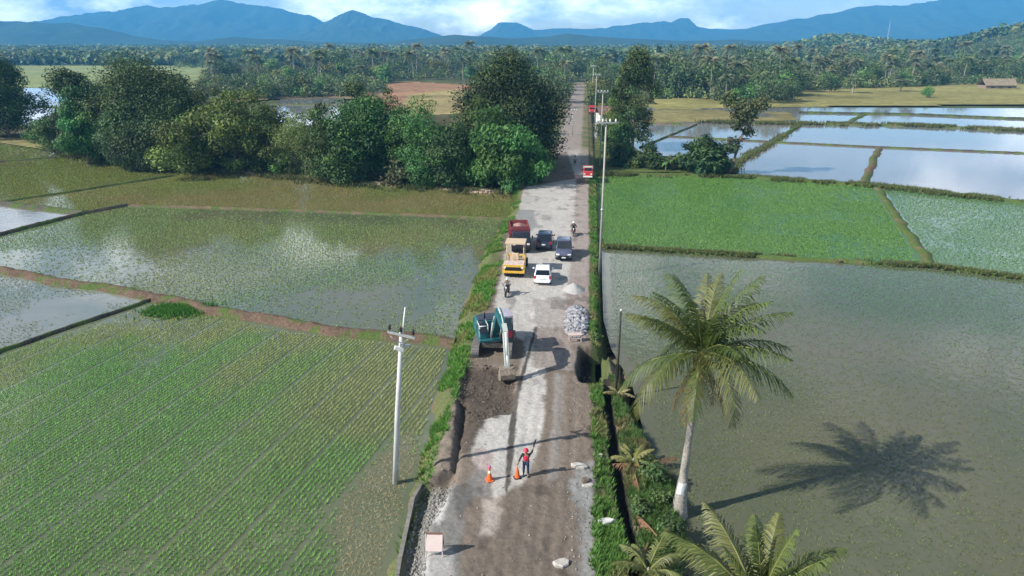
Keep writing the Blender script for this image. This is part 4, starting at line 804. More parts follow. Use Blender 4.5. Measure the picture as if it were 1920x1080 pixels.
for i, (s_, lb) in enumerate(((134, 'second tall power pole on the right verge, rising before the tall dark tree'), (205, 'third power pole on the right verge beside the far red truck'), (280, 'farthest power pole on the right verge near the road end'))):
    x, y = XY(s_, 6.9-.2*i); pole_tall(Vector((x, y, -.5)), 14., lb, .14)
for i, (px, py, tp, lb) in enumerate([(1073, 255, 205, 'slim grey roadside pole under the huge dark tree')]):
    p = at(px, py, -.2); pole_tall(p, h_for(p, tp), lb, .12)
def thin_post():
    p = gp(1155, 735); ht = h_for(p, 584); root = empty('wooden_post', p); tag(root, 'dark thin post standing on the bank left of the tall palm', 'post'); b = MB(); b.tube([(0, 0, -.3), (.03, 0, ht*.55), (.02, 0, ht)], [.075, .065, .055], 8); b.build('shaft', mat('dark_wood', (.035, .028, .022), .8, var=.3), root)
    b = MB(); b.tube([(0, 0, ht), (.02, 0, ht+.1), (.05, 0, ht+.16)], [.04, .07, .03], 8); b.build('insulator', M_WHT, root); b = MB()
    for k in (-.12, .16): b.tube([(k*.4, -.02, ht-.2), (k*.9, -.03, ht-.05), (k, -.03, ht-.3), (k*1.1, -.02, .4)], .012, 5)
    b.build('wire', M_STEEL, root)
thin_post()
def mast():
    p = at(1596, 88, 0); p = p.normalized()*1500 if p.y > 1500 else p; p = Vector(((1596-960)/F*1560, 1500, 0)); root = empty('radio_mast', p); tag(root, 'thin pale radio mast far off before the right mountains', 'mast'); b = MB(); h = 58
    for a in range(3):
        c = Vector((math.cos(a*2.094), math.sin(a*2.094), 0)); b.tube([c*1.7, c*.5+Vector((0, 0, h))], .12, 5)
        for k in range(14):
            d = Vector((math.cos(a*2.094+2.094), math.sin(a*2.094+2.094), 0)); q, q2 = k/14, (k+1)/14; b.tube([c*(1.7-1.2*q)+Vector((0, 0, h*q)), d*(1.7-1.2*q2)+Vector((0, 0, h*q2))], .09, 4)
    b.build('lattice', mat('mast_paint', (.42, .43, .45), .5), root); b = MB(); b.tube([(0, 0, h), (0, 0, h+5)], .15, 5); b.build('antenna', M_WHT, root)
mast()
def house(p, wx, wy, hw, hr, rz, label, wall, roof, cat='house'):
    root = empty('house', p, rz); tag(root, label, cat); b = MB(); b.box((0, 0, hw/2-.3), (wx, wy, hw+.6)); b.build('wall', mat('wall_'+str(wall), wall, .8), root)
    b = MB(); o = .5; b.prism([(-wy/2-o, hw-.05), (0, hw+hr), (wy/2+o, hw-.05), (wy/2+o, hw+.1), (0, hw+hr+.15), (-wy/2-o, hw+.1)], -wx/2-o, wx/2+o); b.build('roof', mat('roof_'+str(roof), roof, .7, var=.3, scale=1), root)
    for k in (-.28, .28):
        f = MB(); f.box((wx*k, -wy/2-.03, hw*.55), (wx*.16, .06, hw*.36)); fr = f.build('window', mat('window_frame', (.3, .25, .2), .6), root); g = MB(); g.box((wx*k, -wy/2-.065, hw*.55), (wx*.13, .02, hw*.3)); g.build('pane', mat('dark_glass', (.02, .025, .03), .1), fr)
    g = MB(); g.box((0, -wy/2-.03, hw*.4), (wx*.12, .06, hw*.8)); g.build('door', mat('door_wood', (.14, .09, .06), .7), root)
x, y = XY(205, 12); house((x, y, -.6), 9, 6, 3.2, 2.0, .1, 'small house with brown roof half hidden right of the road', (.5, .5, .47), (.15, .095, .075))
pp = at(100, 119, -1.); house((pp.x, pp.y, -1.4), 46, 10, 4.2, 2.6, 0, 'long white shed far off behind the pale green field on the left', (.7, .7, .7), (.6, .62, .65), 'shed')
pp = at(1372, 145, -1.); house((pp.x, pp.y, -1.4), 14, 8, 5, 2.4, .1, 'pale roofed house among the palms right of the road', (.4, .38, .34), (.55, .53, .48))
pp = at(1678, 79, 0); house((560/620*640, 1180, hill_z(np.array([577.]), np.array([1180.]))[0]+2), 17, 8, 3, 3, 0, 'white roofed hall high on the far wooded rise', (.6, .6, .6), (.75, .76, .76), 'hall')
pp = at(1868, 166, -1.); house((pp.x, pp.y, -1.3), 16, 7, 2.0, 3.2, 0, 'thatched brown shelter at the back of the dry field', (.22, .17, .12), (.235, .19, .13), 'shelter')
# ------------------------------------------------------------------ vehicles
def paint(n, c, rough=.3, coat=.6): return mat(n, c, rough, 0, var=.10, scale=2.5, coat=coat, spec=.5)
M_TYRE = mat('tyre_rubber', (.018, .018, .02), .85, var=.2); M_RIM = mat('wheel_rim', (.35, .35, .36), .35, .8); M_GLASS = mat('tinted_glass', (.012, .016, .022), .06, 0, var=.02, spec=.6, coat=.5)
M_LAMP = mat('lamp_lens', (.75, .75, .72), .12, coat=.6, var=.03); M_RED = mat('tail_lens', (.35, .015, .012), .15, coat=.6, var=.03); M_PLATE = mat('plate_white', (.7, .7, .68), .4, var=.02)
def wheel(x, y, r, w_, root, rim=True):
    b = MB(); n = 18; prof = [(-.5, .72), (-.5, .93), (-.38, 1.), (.38, 1.), (.5, .93), (.5, .72)]
    b.loft([[(x+u*w_, y+v*r*math.cos(2*PI*k/n), r+v*r*math.sin(2*PI*k/n)) for k in range(n)] for u, v in prof], True, True); t = b.build('wheel', M_TYRE, root)
    if rim:
        b = MB(); sx_ = 1 if x > 0 else -1
        b.loft([[(x+sx_*w_*u, y+v*r*math.cos(2*PI*k/n), r+v*r*math.sin(2*PI*k/n)) for k in range(n)] for u, v in ((.4, .70), (.52, .68), (.46, .5), (.55, .2))], True, True); b.build('rim', M_RIM, t)
    return t
def car(name, label, p, rz, pm, kind='suv', cat='car'):
    """+Y is the front"""
    root = empty(name, p, rz); tag(root, label, cat)
    Lh, Wd, Ht = (2.2, 1.80, 1.78) if kind == 'suv' else (1.95, 1.69, 1.50); hb = 1.05 if kind == 'suv' else .95; hood = .98 if kind == 'suv' else .88
    b = MB(); secs = [(-Lh, .42, .80*hb, .86, .92), (-Lh+.10, .30, .97*hb, .97, .96), (-Lh+.5, .24, hb, 1, .97), (-.2, .22, hb, 1, .97), (Lh*.42, .22, hb*.985, 1, .97), (Lh*.5, .24, hood, 1, .94), (Lh-.25, .28, hood*.90, .97, .92), (Lh-.06, .34, hood*.78, .90, .9), (Lh, .42, hood*.66, .84, .9)]
    b.loft([rrect(Wd*k, z0, z1, y, .16, 3, Wd*k*tp) for y, z0, z1, k, tp in secs], True, True); body = b.build('body', pm, root)
    g0, g1 = (-Lh+.22, Lh*.46); b = MB(); gs = [(g0, .02, .90), (g0+.35, .92, .88), (g0+.75, 1., .86), (-.1, 1.02, .86), (Lh*.12, .97, .85), (g1, .02, .90)]; T_ = Ht-hb+.03
    b.loft([rrect(Wd*.96, hb-.06, hb-.03+max(.06, T_*k), y, .10, 3, Wd*tp*(.93 if k > .5 else 1)) for y, k, tp in gs], True, True); b.build('roof', pm, root)
    def quad(nm, pts, m, par=root):
        q = MB(); P4 = [Vector(v) for v in pts]; n = (P4[1]-P4[0]).cross(P4[2]-P4[0]).normalized(); q.add([v+n*.012 for v in P4]+[v-n*.03 for v in P4], [(0, 1, 2, 3), (7, 6, 5, 4), (0, 4, 5, 1), (1, 5, 6, 2), (2, 6, 7, 3), (3, 7, 4, 0)]); return q.build(nm, m, par)
    wt, wb = Wd*.36, Wd*.43; zr = Ht-.07; zb = hb+.02; yw0, yw1 = Lh*.12+.08, g1+.02
    quad('windscreen', [(-wb, yw1-.04, zb), (wb, yw1-.04, zb), (wt, yw0+.03, zr), (-wt, yw0+.03, zr)], M_GLASS)
    quad('rear_window', [(wb*.95, g0+.02, zb+.03), (-wb*.95, g0+.02, zb+.03), (-wt, g0+.34, zr-.02), (wt, g0+.34, zr-.02)], M_GLASS)
    for sg in (-1, 1):
        x0, x1 = sg*Wd*.485, sg*Wd*.425
        for (ya, yb, yc, yd) in ((-.15, yw1-.42, yw0-.06, -.12), (-1.05, -.22, -.2, -.95), (g0+.55, -1.12, -1.02, g0+.62)):
            q = [(x0, ya, zb+.02), (x0, yb, zb+.02), (x1, yc, zr-.05), (x1, yd, zr-.05)]; quad('side_window', q if sg > 0 else q[::-1], M_GLASS)
        m_ = MB(); m_.box((sg*(Wd/2+.10), yw1-.5, hb+.08), (.2, .10, .15), bev=.03); m_.build('mirror', pm, root)
        m_ = MB(); m_.box((sg*Wd*.34, Lh-.10, hood*.74), (.38, .14, .15), Euler((.35, 0, -sg*.28)), bev=.03); m_.build('headlight', M_LAMP, root)
        m_ = MB(); m_.box((sg*Wd*.42, -Lh+.10, hb*.86), (.22, .16, .30), bev=.03); m_.build('taillight', M_RED, root)
        for y in (-Lh+.78, Lh-.80): wheel(sg*(Wd/2-.11), y, .34 if kind == 'suv' else .31, .2, root)
    m_ = MB(); m_.box((0, Lh-.03, .52), (Wd*.62, .12, .2), bev=.03); m_.build('grille', M_BLK, root)
    m_ = MB(); m_.box((0, Lh-.0, .36), (Wd*.84, .16, .12), bev=.03); m_.build('bumper', M_BLK if kind == 'suv' else pm, root); m_ = MB(); m_.box((0, -Lh+.02, .40), (Wd*.84, .14, .16), bev=.03); m_.build('bumper', M_BLK if kind == 'suv' else pm, root)
    m_ = MB(); m_.box((0, -Lh-.03, .74), (.44, .03, .14)); m_.build('number_plate', M_PLATE, root); m_ = MB(); m_.box((0, Lh+.07, .44), (.42, .03, .13)); m_.build('number_plate', M_PLATE, root)
    return root
def place(px, py): p = at(px, py, 0); p.z = tz(p)+.02; return p
AWAY = ROAD_YAW; TOW = ROAD_YAW+PI
car('white_car', 'white hatchback seen from behind beside the yellow roller', place(1018, 524), AWAY+.03, paint('white_car_paint', (.78, .79, .80)), 'hatch')
car('dark_car', 'black blue tall car driving away beside the maroon dump truck', place(1022, 461), AWAY-.02, paint('black_blue_paint', (.012, .022, .05)), 'suv')
car('grey_car', 'dark grey car coming towards the camera on the right side of the road', place(1057, 480), TOW+.02, paint('grey_car_paint', (.075, .085, .135)), 'suv')
# ---- yellow roller
def roller():
    root = empty('road_roller', place(967, 508), AWAY+PI+.0); tag(root, 'yellow road roller with flat front hood in front of the dump truck', 'road roller')
    Y = paint('machine_yellow', (.62, .37, .045), .45, .2); TN = paint('machine_tan', (.52, .40, .27), .55, .1)
    b = MB(); b.loft([rrect(2.15, .55, 1.32, y, .1, 3) for y in (.75, .8, 2.25, 2.3)]); b.box((0, 2.33, .62), (2.2, .12, .22), bev=.03); b.build('hood', Y, root)
    b = MB(); b.box((0, 1.5, 1.335), (2.0, 1.35, .03), bev=.02); b.build('hood_cover', mat('dusty_top', (.50, .40, .36), .7, var=.25, scale=4), root)
    b = MB(); b.box((0, 2.31, .95), (1.7, .05, .35)); b.build('grille', M_BLK, root)
    for x in (-.86, .86):
        m_ = MB(); m_.tube([(x, 2.3, 1.1), (x, 2.36, 1.1)], .11, 10); m_.build('headlight', M_LAMP, root)
    for x in (-.78, -.26, .26, .78): wheel(x, 1.6, .5, .42, root, False)
    for x in (-.9, -.45, 0, .45, .9): wheel(x, -1.5, .5, .40, root, False)
    b = MB(); b.loft([rrect(1.9, .5, 1.15, y, .08, 3) for y in (-2.1, -2.05, .7, .75)]); b.build('chassis', Y, root)
    b = MB(); b.box((0, -.2, 1.2), (2.0, 1.7, .1)); b.build('platform', TN, root)
    b = MB(); b.box((0, -.55, 1.5), (.55, .5, .16), bev=.05); b.box((0, -.82, 1.85), (.52, .14, .6), Euler((-.15, 0, 0)), bev=.05); b.build('seat', M_BLK, root)
    b = MB(); b.box((0, .3, 1.6), (.7, .25, .75), bev=.06); b.build('console', TN, root)
    b = MB(); b.tube([(0, .12, 1.95), (0, -.05, 2.08)], .03, 6); b.tube([(.2*math.cos(a*PI/5), -.06+.1*math.sin(a*PI/5), 2.1+.17*math.sin(a*PI/5)) for a in range(11)], .02, 5); b.build('steering_wheel', M_BLK, root)
    b = MB()
    for x in (-.85, .85):
        b.tube([(x, .55, 1.2), (x, .5, 3.0)], .045, 7); b.tube([(x, -.95, 1.2), (x, -.95, 3.0)], .045, 7)
    b.build('canopy_post', TN, root); b = MB(); b.loft([rrect(2.05, 3.0, 3.12, y, .05, 2) for y in (-1.15, .75)]); b.build('canopy', TN, root)
    b = MB(); b.tube([(-.95, .6, 1.2), (-.95, .6, 1.75), (-.95, -.4, 1.75), (-.95, -.4, 1.2)], .03, 6); b.tube([(.95, .6, 1.2), (.95, .6, 1.75), (.95, -.4, 1.75), (.95, -.4, 1.2)], .03, 6); b.build('handrail', Y, root)
    b = MB(); b.tube([(.6, .75, 1.1), (.6, .75, 1.9)], .05, 7); b.build('exhaust', M_BLK, root)
roller()
def truck(name, label, p, rz, cabm, bedm, load, L_=3.0, W=2.2, small=False, roofm=None):
    root = empty(name, p, rz); tag(root, label, 'truck'); r = .45 if not small else .33; hb = .85 if not small else .6; ch = 2.25 if not small else 1.85
    b = MB(); y0 = L_-1.6; b.loft([rrect(W*.94, hb*.7, hb+.55, L_-.02, .1), rrect(W, hb*.6, hb+.65, L_-.1, .1), rrect(W, hb*.6, ch*.7, L_-.18, .12), rrect(W*.97, hb*.6, ch, L_-.55, .14, 3, W*.88), rrect(W*.97, hb*.6, ch, y0+.05, .14, 3, W*.88), rrect(W*.95, hb*.6, ch-.05, y0, .14, 3, W*.86)], True, True); cab = b.build('cab', cabm, root)
    if roofm: b = MB(); b.box((0, L_-.95, ch+.03), (W*.84, .9, .08), bev=.04); b.build('roof', roofm, root)
    b = MB(); q = [(-W*.42, L_-.16, hb+.62), (W*.42, L_-.16, hb+.62), (W*.38, L_-.50, ch-.08), (-W*.38, L_-.50, ch-.08)]; b.add([Vector(v)+Vector((0, .03, .012)) for v in q]+[Vector(v)-Vector((0, .03, .012)) for v in q], [(0, 1, 2, 3), (7, 6, 5, 4), (0, 4, 5, 1), (1, 5, 6, 2), (2, 6, 7, 3), (3, 7, 4, 0)]); b.build('windscreen', M_GLASS, root)
    for sg in (-1, 1):
        b = MB(); b.box((sg*W*.475, L_-.95, ch*.78), (.05, .7, ch*.24)); b.build('side_window', M_GLASS, root)
        b = MB(); b.box((sg*W*.36, L_+.0, hb+.22), (.3, .06, .2), bev=.03); b.build('headlight', M_LAMP, root)
        b = MB(); b.box((sg*(W*.5+.16), L_-.25, ch*.8), (.16, .08, .34), bev=.02); b.build('mirror', M_BLK, root)
        for y in ((L_-.9, -L_*.45, -L_*.45-.0) if small else (L_-.95, -L_*.32, -L_*.72)): wheel(sg*(W*.5-.2), y, r, .3, root)
    b = MB(); b.box((0, L_+.05, hb*.62), (W*.98, .16, .26), bev=.05); b.build('bumper', M_WHT if small else M_BLK, root)
    b = MB(); b.box((0, 0, hb*.75), (W*.4, L_*1.9, .24)); b.build('chassis', M_BLK, root)
    yb0, yb1 = -L_, y0-.12; hw = 1.35 if not small else .8; b = MB(); zc = hb+.12
    b.box((0, (yb0+yb1)/2, zc), (W, yb1-yb0, .12)); b.box((-W/2+.04, (yb0+yb1)/2, zc+hw/2+.06), (.08, yb1-yb0, hw)); b.box((W/2-.04, (yb0+yb1)/2, zc+hw/2+.06), (.08, yb1-yb0, hw)); b.box((0, yb1-.04, zc+hw*.6+.06), (W-.17, .08, hw*1.2)); b.box((0, yb0+.04, zc+hw/2+.06), (W-.17, .08, hw))
    for k in range(6):
        y = yb0+.15+k*(yb1-yb0-.3)/5; b.box((-W/2-.035, y, zc+hw/2), (.07, .1, hw)); b.box((W/2+.035, y, zc+hw/2), (.07, .1, hw))
    b.build('bed', bedm, root)
    if load:
        n = 9; xs = np.linspace(-W/2+.1, W/2-.1, n); ys = np.linspace(yb0+.1, yb1-.1, 14); A, B = np.meshgrid(ys, xs, indexing='ij'); x = B.ravel(); y = A.ravel(); ed = np.minimum(np.minimum(x+W/2, W/2-x)/(W/2), np.minimum(y-yb0, yb1-y)/1.2); z = zc+hw*.62+.55*np.clip(ed, 0, 1)+.14*(fbm(x*3, y*3, 4)-.5); i = np.arange(13*n).reshape(13, n)[:, :-1].ravel()
        np_mesh('soil_load', np.stack([x, y, z], 1), np.stack([i, i+n, i+n+1, i+1], 1)[:, ::-1], mat('load_soil', load, .95, var=.35, scale=5, bump=.8), None, root, True)
    return root
tp = place(974, 462); truck('dump_truck', 'maroon dump truck with dark cab parked behind the yellow roller', tp, TOW+.16, paint('dark_cab_paint', (.022, .016, .03)), paint('maroon_paint', (.20, .045, .05), .5, .2), (.30, .19, .16), 2.9, 2.15)
truck('red_truck', 'small red truck with pale roof and white bumper parked on the right shoulder', at(1102, 331, .02), TOW, paint('red_paint', (.50, .045, .045)), paint('red_paint', (.50, .045, .045)), None, 2.1, 1.6, True, mat('pale_green_roof', (.42, .55, .42), .5))
truck('red_truck', 'red truck far up the road near the brown roofed house', at(1110, 213, .02), TOW, paint('red_paint', (.50, .045, .045)), paint('red_paint', (.50, .045, .045)), (.2, .1, .08), 2.6, 2.1)
# ---- excavator (its front, +Y, faces the camera)
def excavator():
    p = at(926, 653, 0); p.z = tz(p)-.02; rz = AWAY+PI+.02; root = empty('excavator', p, rz); tag(root, 'teal crawler excavator digging at the left edge of the road', 'excavator')
    TE = paint('teal_paint', (.014, .105, .125), .6, .05); GR = paint('boom_pale', (.40, .43, .40), .55, .1); DK_ = paint('dark_blue_grey', (.035, .042, .06), .5, .2); MUDM = mat('muddy_steel', (.20, .165, .13), .85, var=.35, scale=6, bump=.5); TR = mat('track_steel', (.17, .16, .15), .75, .2, var=.3, scale=5)
    for sg in (-1, 1):
        b = MB(); x = sg*1.22; n = 44; Lh, R = 1.45, .42; pts = []
        per = 4*Lh+2*PI*R
        for k in range(n):
            d = k/n*per
            if d < 2*Lh: q = (-Lh+d, 2*R, 0)
            elif d < 2*Lh+PI*R: a = (d-2*Lh)/R; q = (Lh+R*math.sin(a), R+R*math.cos(a), -a)
            elif d < 4*Lh+PI*R: q = (Lh-(d-2*Lh-PI*R), 0, PI)
            else: a = (d-4*Lh-PI*R)/R; q = (-Lh-R*math.sin(a), R-R*math.cos(a), PI-a)
            b.box((x, q[0], q[1]+.02), (.58, per/n*.86, .05), Euler((q[2], 0, 0))); b.box((x, q[0], q[1]+.02), (.56, .03, .10), Euler((q[2], 0, 0)))
        b.box((x, 0, R), (.40, 2*Lh+.5, .5), bev=.1)
        tr = b.build('track', TR, root)
        for y in (-Lh, Lh): m_ = MB(); m_.tube([(x-.26, y, R+.02), (x+.26, y, R+.02)], R*.82, 14); m_.build('sprocket', MUDM, tr)
    b = MB(); b.box((0, 0, .55), (1.9, 1.5, .4), bev=.1); b.tube([(0, 0, .7), (0, 0, 1.0)], .62, 18); b.build('undercarriage', MUDM, root)
    up = MB(); sw = .28
    R3 = Matrix.Rotation(sw, 3, 'Z')
    def rb(b): b.v = [tuple(R3 @ Vector((-v[0], v[1], v[2]))) for v in b.v]; return b
    b = MB(); b.box((0, -.55, 1.1), (2.5, 3.1, .2), bev=.05); b.loft([rrect(2.5, 1.18, 2.0, y, .12, 3, 2.4) for y in (-2.0, -1.95, -.75, -.7)]); b.box((-.86, .05, 1.5), (.7, 1.45, .62), bev=.08); rb(b).build('upper_body', TE, root)
    b = MB(); ring = []
    for z in (1.0, 1.08, 1.85, 1.95):
        k = .96 if z in (1.0, 1.95) else 1; ring.append([(1.25*k*math.cos(a), -1.9-.55*k*math.sin(a), z) for a in [PI*i/12 for i in range(13)]])
    b.loft(ring, True, False); rb(b).build('counterweight', DK_, root)
    b = MB(); b.box((-.2, -1.35, 2.04), (1.7, 1.0, .08), bev=.03); b.box((.85, -1.3, 2.06), (.5, .8, .1), bev=.03); rb(b).build('engine_cover', DK_, root)
    for y in (.55, -.2): b = MB(); b.tube([(-.95, y-.25, 1.9), (-.95, y+.3, 1.9)], .28, 12); rb(b).build('tank', DK_, root)
    # cab on the operator's left: seen at the right of the boom
    cx = .80; b = MB(); b.loft([rrect(.94, 1.2, 2.0, y, .06, 2) for y in (-.55, 1.22)]); cab = rb(b).build('cab', DK_, root)
    b = MB()
    for x in (cx-.43, cx+.43):
        b.tube([(x, 1.2, 1.2), (x, 1.18, 2.1), (x, .95, 2.86)], .05, 6); b.tube([(x, -.5, 1.2), (x, -.5, 2.86)], .05, 6)
    cab.data.transform(Matrix.Translation((R3 @ Vector((-cx, 0, 0))))); rb(b).build('cab_pillar', DK_, cab)
    b = MB(); b.loft([rrect(1.0, 2.84, 2.97, y, .05, 2) for y in (-.58, 1.02)]); o = rb(b).build('cab_roof', mat('cab_roof_paint', (.33, .31, .38), .5), cab); o.data.transform(Matrix.Translation((R3 @ Vector((-cx, 0, 0)))))
    b = MB(); q = [(cx-.4, 1.21, 1.95), (cx+.4, 1.21, 1.95), (cx+.4, .98, 2.82), (cx-.4, .98, 2.82)]; b.add([Vector(v)+Vector((0, .01, 0)) for v in q]+[Vector(v)-Vector((0, .02, 0)) for v in q], [(0, 1, 2, 3), (7, 6, 5, 4), (0, 4, 5, 1), (1, 5, 6, 2), (2, 6, 7, 3), (3, 7, 4, 0)]); rb(b).build('windscreen', M_GLASS, cab)
    for x in (cx-.46, cx+.46): b = MB(); b.box((x, .25, 2.38), (.03, 1.2, .75)); rb(b).build('side_window', M_GLASS, cab)
    b = MB(); b.box((cx, 1.235, 1.62), (.8, .03, .55), bev=.02); rb(b).build('front_panel', paint('cab_red', (.45, .02, .045), .4, .3), cab)
    # boom, stick, bucket
    B0, B1, B2 = Vector((0, .45, 1.55)), Vector((0, 2.0, 3.75)), Vector((0, 4.55, 3.35)); bx = .02
    def beam(nm, pts, hs, w_, m):
        b = MB(); rings = []
        for i, (pt, h) in enumerate(zip(pts, hs)):
            d = (pts[min(i+1, len(pts)-1)]-pts[max(i-1, 0)]).normalized(); n = Vector((0, -d.z, d.y)); rings.append([pt+Vector((-w_/2+bx, 0, 0))-n*h/2, pt+Vector((w_/2+bx, 0, 0))-n*h/2, pt+Vector((w_/2+bx, 0, 0))+n*h/2, pt+Vector((-w_/2+bx, 0, 0))+n*h/2])
        b.loft(rings); return rb(b).build(nm, m, root)
    bm_ = beam('boom', [B0, B0.lerp(B1, .55), B1, B1.lerp(B2, .45), B2], [.30, .52, .66, .5, .28], .40, TE)
    S0, S1 = B2+Vector((0, -.45, .35)), Vector((0, 5.25, .95)); beam('stick', [S0, B2, B2.lerp(S1, .5), S1], [.25, .5, .36, .22], .32, GR)
    for sg in (-1, 1):
        b = MB(); b.tube([Vector((sg*.36, .95, 1.35)), Vector((sg*.34, 1.75, 2.9))], .085, 8); b.tube([Vector((sg*.34, 1.75, 2.9)), Vector((sg*.30, 2.1, 3.5))], .05, 8); rb(b).build('hydraulic_cylinder', GR, root)
    b = MB(); b.tube([B1+Vector((0, .2, .42)), B1.lerp(S0, .6)+Vector((0, 0, .36))], .085, 8); b.tube([B1.lerp(S0, .6)+Vector((0, 0, .36)), S0], .05, 8); rb(b).build('hydraulic_cylinder', GR, root)
    b = MB(); b.tube([B2+Vector((0, .35, .1)), B2.lerp(S1, .6)+Vector((0, .34, 0))], .075, 8); b.tube([B2.lerp(S1, .6)+Vector((0, .34, 0)), S1+Vector((0, .3, .25))], .045, 8); rb(b).build('hydraulic_cylinder', M_WHT, root)
    b = MB(); b.box((bx+.215, 1.55, 3.2), (.03, .5, .3), Euler((.9, 0, 0))); rb(b).build('boom_badge', mat('orange_badge', (.8, .33, .08), .5), root)
    prof = [(.0, .95), (.30, .80), (.52, .45), (.50, .12), (.22, -.10), (-.18, -.14), (-.42, -.02)]; b = MB(); w_ = 1.0
    for (y0, z0), (y1, z1) in zip(prof[:-1], prof[1:]): b.add([(-w_/2, S1.y+y0-.05, z0), (w_/2, S1.y+y0-.05, z0), (w_/2, S1.y+y1-.05, z1), (-w_/2, S1.y+y1-.05, z1), (-w_/2, S1.y+y0*.9-.06, z0*.93+.02), (w_/2, S1.y+y0*.9-.06, z0*.93+.02), (w_/2, S1.y+y1*.9-.06, z1*.93+.02), (-w_/2, S1.y+y1*.9-.06, z1*.93+.02)], [(0, 1, 2, 3), (7, 6, 5, 4), (0, 3, 7, 4), (1, 5, 6, 2)])
    for x in (-w_/2, w_/2): b.prism([(S1.y+y-.05, z) for y, z in prof], x-.02, x+.02)
    for k in range(5): b.box((-w_*.42+k*w_*.21, S1.y-.55, -.02), (.09, .26, .06), Euler((.35, 0, 0)))
    b.v = [(x, y, z+.12) for x, y, z in b.v]; rb(b).build('bucket', MUDM, root)
    b = MB()
    for x in (-1.2, -.55): b.tube([(x, .7, 1.2), (x, .7, 2.25), (x, -.4, 2.25), (x, -.4, 1.9)], .03, 6)
    b.tube([(-1.2, .7, 2.2), (-.55, .7, 2.2)], .03, 6); rb(b).build('handrail', M_WHT, root)
    b = MB(); b.tube([(-.5, -1.2, 2.05), (-.5, -1.2, 2.55)], .06, 8); rb(b).build('exhaust', M_BLK, root)
excavator()
